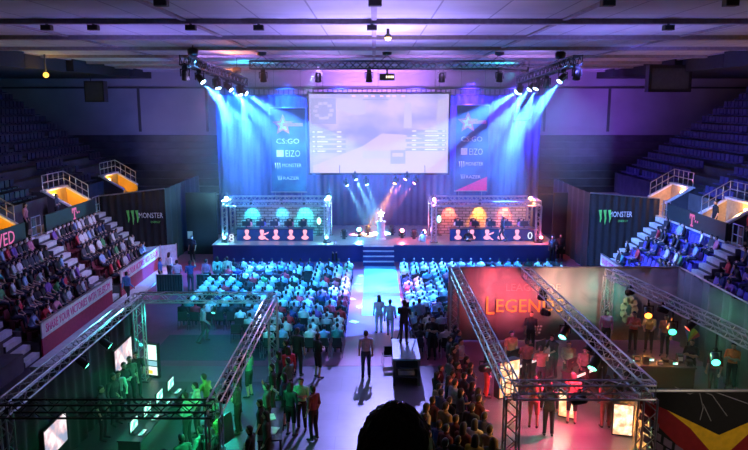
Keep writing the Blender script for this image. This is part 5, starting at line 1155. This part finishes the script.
# lamps of the red booth
for px, py, X, lens, col, w, tg, nm in ((565, 332, 6.6, (.8, 5, 4), (.2, 1, .75), 200, (4.5, 21, 0), 'cyan-white lamp clamped under the middle truss of the red booth, farther one'), (595, 362, 6.7, (.5, 5, 3), (.2, 1, .6), 160, (5, 18.5, .2), 'cyan-green lamp clamped under the middle truss of the red booth, nearer one'),
        (648, 312, 10.35, (6, 1.3, .15), (1, .30, .05), 420, (9.0, 21, .6), 'orange lamp under the right truss of the red booth'), (672, 328, 10.7, (.2, 4, 1.7), (.08, 1, .5), 160, (9.5, 20, .6), 'big green lamp under the right truss of the red booth, farther one'), (715, 358, 11.1, (.3, 4, 2), (.15, 1, .6), 130, (10, 18, .6), 'big green lamp under the right truss of the red booth, nearer one'),
        (485, 368, 3.75, (26, 2, 14), (1, .1, .6), 170, (6, 25, .8), 'magenta lamp low beside the left truss of the red booth'), (546, 313, 6.6, (.03, .03, .03), None, 0, (5.5, 29, 2), 'dark unlit lamp under the far end of the middle truss, red booth')):
    p = atX(px, py, X); par_can(p, tg, nm, lens, None, 1.15 if w else .95, max(0, 3.02 - p.z))
    if w: spot(p + (V(tg) - p).normalized() * .4, tg, col, w, 110, .7, .1)
RWASH = (1, .10, .10)
for i, (x, y, tg, col, w, ang) in enumerate(((3.65, 25.2, (5.0, 29.3, 1.4), (.6, .08, .25), 60, 90), (6.5, 26.2, (5.95, 29.3, 2.45), (1, .11, .16), 1500, 88), (6.6, 26.8, (8.4, 29.3, 2.8), (1, .48, .36), 900, 78), (10.2, 27.0, (9.6, 29.3, 2.0), (.25, .85, .65), 200, 90), (6.75, 20.8, (5.2, 20.8, 0), (1, .045, .14), 2300, 115), (10.75, 22.8, (7.8, 22.5, .2), (1, .06, .05), 220, 110), (10.5, 24.6, (13.2, 24.8, 2.2), (.2, 1, .6), 70, 110), (5.2, 16.7, (2.4, 19.2, 1.4), (1, .40, .05), 300, 95))):  # lamps added for their wash on backdrop, floor and crowd
    par_can((x, y, 2.85), tg, 'added dark wash lamp inside the red booth, %s in order from the backdrop forward' % ORD[i], [2 * c for c in col], 'added wash lamps of the red booth', .9); p = V((x, y, 2.85)); spot(p + (V(tg) - p).normalized() * .32, tg, col, w, ang, 1, .12)
    m = MB().cyl((x, y, 3.05), (x, y, 3.32), .02)
# ================================================================ seated people and chairs become objects, nearest first
campos = V((0, 0, CAM_H)); SEATED.sort(key=lambda s: (s[0] - campos).length); CHAIRS.sort(key=lambda s: (s[0] - campos).length)
NIND = max(0, 318 - NP[0])
for p, rz, nm, c, lab, g in SEATED[:NIND]:
    o = inst('person', random.choice(LO['sit'])['body'], None, p, rz, c); o.scale = (1, 1, random.uniform(.94, 1.06)); tag(o, lab, 'person', g)
M['crowd_cloth'], nt_, b_ = _nt('crowd_cloth'); at_ = nt_.nodes.new('ShaderNodeAttribute'); at_.attribute_name = 'shirt'
nt_.links.new(_noise_mix(nt_, at_.outputs['Color'], .15, 6), b_.inputs['Base Color']); b_.inputs['Roughness'].default_value = .85
def mass(name, items, src, mats, label, cat, colours=None):
    n = len(src.vertices); co = np.empty(n * 3); src.vertices.foreach_get('co', co); co = co.reshape(-1, 3)
    F = [tuple(q.vertices) for q in src.polygons]; mi = [q.material_index for q in src.polygons]; vs = []; fs = []; ms = []; cs = []
    for k, it in enumerate(items):
        p, rz = it[0], it[1]; c_, s_ = math.cos(rz), math.sin(rz); o = len(vs)
        vs += [(p.x + a * c_ - b * s_, p.y + a * s_ + b * c_, p.z + z) for a, b, z in co]; fs += [tuple(o + i for i in f) for f in F]; ms += mi
        if colours: cs += [(*colours[k], 1)] * n
    me = bpy.data.meshes.new(name); me.from_pydata(vs, [], fs); [me.materials.append(m) for m in mats]; me.polygons.foreach_set('material_index', ms)
    if colours: a = me.color_attributes.new('shirt', 'FLOAT_COLOR', 'POINT'); a.data.foreach_set('color', np.array(cs).ravel()); me.polygons.foreach_set('use_smooth', [True] * len(fs))
    me.update(); o = inst(name, me); tag(o, label, cat, None, 'stuff'); return o
rest = SEATED[NIND:]
if rest: mass('crowd', rest, TINY['body'], [M['skin'], M['crowd_cloth'], M['denim'], M['shoe'], M['hair']], 'far rows of seated spectators in front of the stage and in the stands', 'crowd', [r[3] for r in rest])
for i, (p, rz, lab, g) in enumerate(CHAIRS[:300]):
    if i < 28: chair(p, rz, lab, g)
    else: tag(inst('folding_chair', CHM['one'], None, p, rz), lab, 'chair', g)
if CHAIRS[300:]: mass('folding_chairs', CHAIRS[300:], CHM['one'], [M['chair_black']], 'far rows of black folding chairs before the stage', 'chairs')
# ================================================================ LIGHT
w = bpy.data.worlds.new('world'); S.world = w; w.use_nodes = True
w.node_tree.nodes['Background'].inputs[0].default_value = (.03, .04, .12, 1); w.node_tree.nodes['Background'].inputs[1].default_value = .05
# audience wash: unseen spots added near the ceiling beams and the rig
for x, y, tx, ty, c, wt in ((-5.5, 28.5, -5.5, 36, (.02, .40, 1), 15000), (-2.5, 28.5, -5, 38, (.02, .32, 1), 7000), (6.5, 28.5, 5.0, 38, (.02, .32, 1), 15000), (-8.8, 35, -5.5, 37, (.06, .52, 1), 13000), (9.5, 35, 6.5, 38, (.03, .55, 1), 11000), (-3, 24, -4.0, 32, (.03, .42, 1), 4500)):
    spot((x, y, 12.4), (tx, ty, 0), c, wt, 56, .9, .15)
# aisle and foreground floor: violet light from unseen spots
spot((.3, 30.5, 12.4), (.2, 36, 0), (1, .30, .85), 18000, 26, .7, .15); spot((.6, 38.5, 12.0), (-.5, 23.8, 0), (.30, .28, 1), 27000, 24, .8, .1)
spot((-8, 34.5, 12.4), (-11.5, 43, 0), (1, .10, .35), 4200, 24, .9, .15)
# side stands
for s in (-1, 1):
    spot((s * 7.5, 34, 12.4), (s * 15.3, 39, 2), (.55, .42, 1) if s < 0 else (.14, .30, 1), 4400 if s < 0 else 25000, 55, .9, .15); spot((s * 7.3, 29.5, 12.4), (s * 15, 30.5, 2), (.34, .26, 1) if s < 0 else (.26, .24, 1), 1700, 55, .9, .15)
    spot((s * 9.6, 34, 12.0), (s * 26, 42, 8), (.14, .12, .8), 500 if s < 0 else 2600, 80, 1, .2)
# stage wash
for x, c in ((-10, (.01, .14, 1)), (-6.5, (.01, .10, 1)), (-2.5, (.015, .05, 1)), (3, (.05, .03, 1)), (7, (.08, .02, 1)), (10.5, (.06, .04, 1))): spot((x, 51.75, 11.9), (x, 52.3, 5), c, 5200, 130, 1, .3); spot((x, 47.5, 12.25), (x, 47.6, 1.2), c, 1500, 70, 1, .3)
for x, c in ((-6, (.3, .6, 1)), (7, (.4, .55, 1))): spot((x * .55, 40, 12.0), (x, 50, 7), c, 26000, 20, .9, .1)  # spots without fixtures, added to brighten the stage banners
spot((1, 45, 12), (.5, 47.5, 1.2), (.75, .4, 1), 1800, 30, .9, .15)
spot((-5, 34, 12.1), (-4, 45, .6), (.01, .06, 1), 6000, 40, .8, .15); spot((6, 34, 12.1), (6, 45, .6), (.03, .04, 1), 6000, 40, .8, .15)
# unseen uplights for rear wall and ceiling, without fixtures
for x, c, wt in ((-17, (.18, .20, .9), 1500), (17, (.30, .10, .95), 3200)): spot((x, 54, 8.2), (x * 1.04, 62, 10.6), c, wt * .75, 120, 1, .3)
for x, y, c, wt in ((0, 25.5, (.36, .28, 1), 2700), (0, 30.5, (.36, .23, 1), 2500), (-9, 28, (.30, .22, 1), 700), (9, 28, (.26, .22, 1), 800), (0, 19, (.40, .30, .8), 1300)): spot((x, y, 8.6), (x, y, 13), c, wt, 125, 1, .3)  # added in mid-air to brighten the ceiling
for x in (-8.2, -3, 3, 8.2): spot((x, 36.3, 12.45), (x * 1.1, 44, 13.5), (.50, .28, 1), 2600, 60, 1, .1)  # added above the haze to brighten the far ceiling
spot((0, 57, 9), (0, 61, 12.5), (.55, .22, 1), 8500, 150, 1, .3)
spot((-8.6, 42.3, 12.2), (-7.2, 39.2, 13.1), (1, .28, .05), 900, 80, .9, .1); spot((-8.9, 46, 12), (-8, 50, 13.1), (.05, .75, 1), 900, 90, .9, .1); spot((9.2, 46.5, 12), (7.5, 50, 13.1), (.05, .75, 1), 900, 90, .9, .1)
for p_, q_, c_ in (((-10.4, 45.3, 4.5), (-4, 46.1, 3.7), (.08, .75, 1)), ((-2.6, 45.3, 4.5), (-8, 46.1, 3.7), (.08, .7, 1)), ((3.5, 45.3, 4.5), (9, 46.1, 3.7), (1, .15, .45)), ((11.4, 45.3, 4.5), (6, 46.1, 3.7), (1, .22, .3))): spot(p_, q_, c_, 420, 50, .8, .08)  # spots without fixtures, added to tint the stage booth trusses
# unseen spots added to brighten sponsor drapes and the hanging banner
spot((-9, 35, 12.3), (-14.6, 44, 3), (.5, .7, 1), 1500, 30, .9, .1); spot((9, 35, 12.3), (15, 42.7, 3), (.5, .6, 1), 1500, 30, .9, .1); spot((9.5, 9, 8), (9.5, 16.5, 2), (1, .8, .6), 700, 40, .9, .1)
# haze hanging over the stage
def haze(name, a, b, dens, label, aniso=.2):
    o = MB().bb(a, b).build(name, None); m = bpy.data.materials.new(name); m.use_nodes = True; nt = m.node_tree; nt.nodes.clear()
    out = nt.nodes.new('ShaderNodeOutputMaterial'); v = nt.nodes.new('ShaderNodeVolumeScatter'); v.inputs['Density'].default_value = dens; v.inputs['Anisotropy'].default_value = aniso; v.inputs['Color'].default_value = (.95, .97, 1, 1)
    nt.links.new(v.outputs[0], out.inputs['Volume']); o.data.materials.clear(); o.data.materials.append(m); tag(o, label, 'haze', None, 'stuff'); return o
for z0_, z1_, d_, l_ in ((9.0, 12.3, .020, 'thin stage haze high up in which the lamp beams glow'), (7.4, 8.99, .0165, 'thin stage haze at the height of the screen'), (6.0, 7.39, .013, 'thinner haze at the foot of the screen'), (4.6, 5.99, .010, 'thinner haze above the player booths'), (1.2, 4.59, .0065, 'thinnest haze hanging low over the stage')): haze('haze', (-12.2, 44, z0_), (12.2, 52.4, z1_), d_, l_)
for sd_, x0_, x1_ in (('left', -12.2, -3.2), ('right', 3.2, 12.2)):
    for z0_, z1_, d_, l_ in ((9.0, 12.3, .020, 'thin haze just under the %s lighting truss'), (7.4, 8.99, .0145, 'thinner haze well below the %s lighting truss'), (6.0, 7.39, .0095, 'faint haze above the %s audience block'), (4.6, 5.99, .005, 'faintest haze low above the %s audience block')): haze('haze', (x0_, 35.6, z0_), (x1_, 43.99, z1_), d_, l_ % sd_)
haze('haze', (3.3, 17, .1), (12.9, 29.0, 3.15), .006, 'thin coloured haze inside the red booth')
haze('haze', (-8.6, 15.8, .1), (-3.9, 24.8, 3.15), .007, 'thin green haze inside the green booth')
S.view_settings.view_transform = 'Standard'; S.view_settings.look = 'None'; S.view_settings.gamma = 1; S.view_settings.exposure = .32
S.cycles.use_denoising = True; S.cycles.volume_bounces = 0; S.cycles.max_bounces = 5; S.cycles.diffuse_bounces = 2; S.cycles.glossy_bounces = 2; S.cycles.sample_clamp_indirect = 4
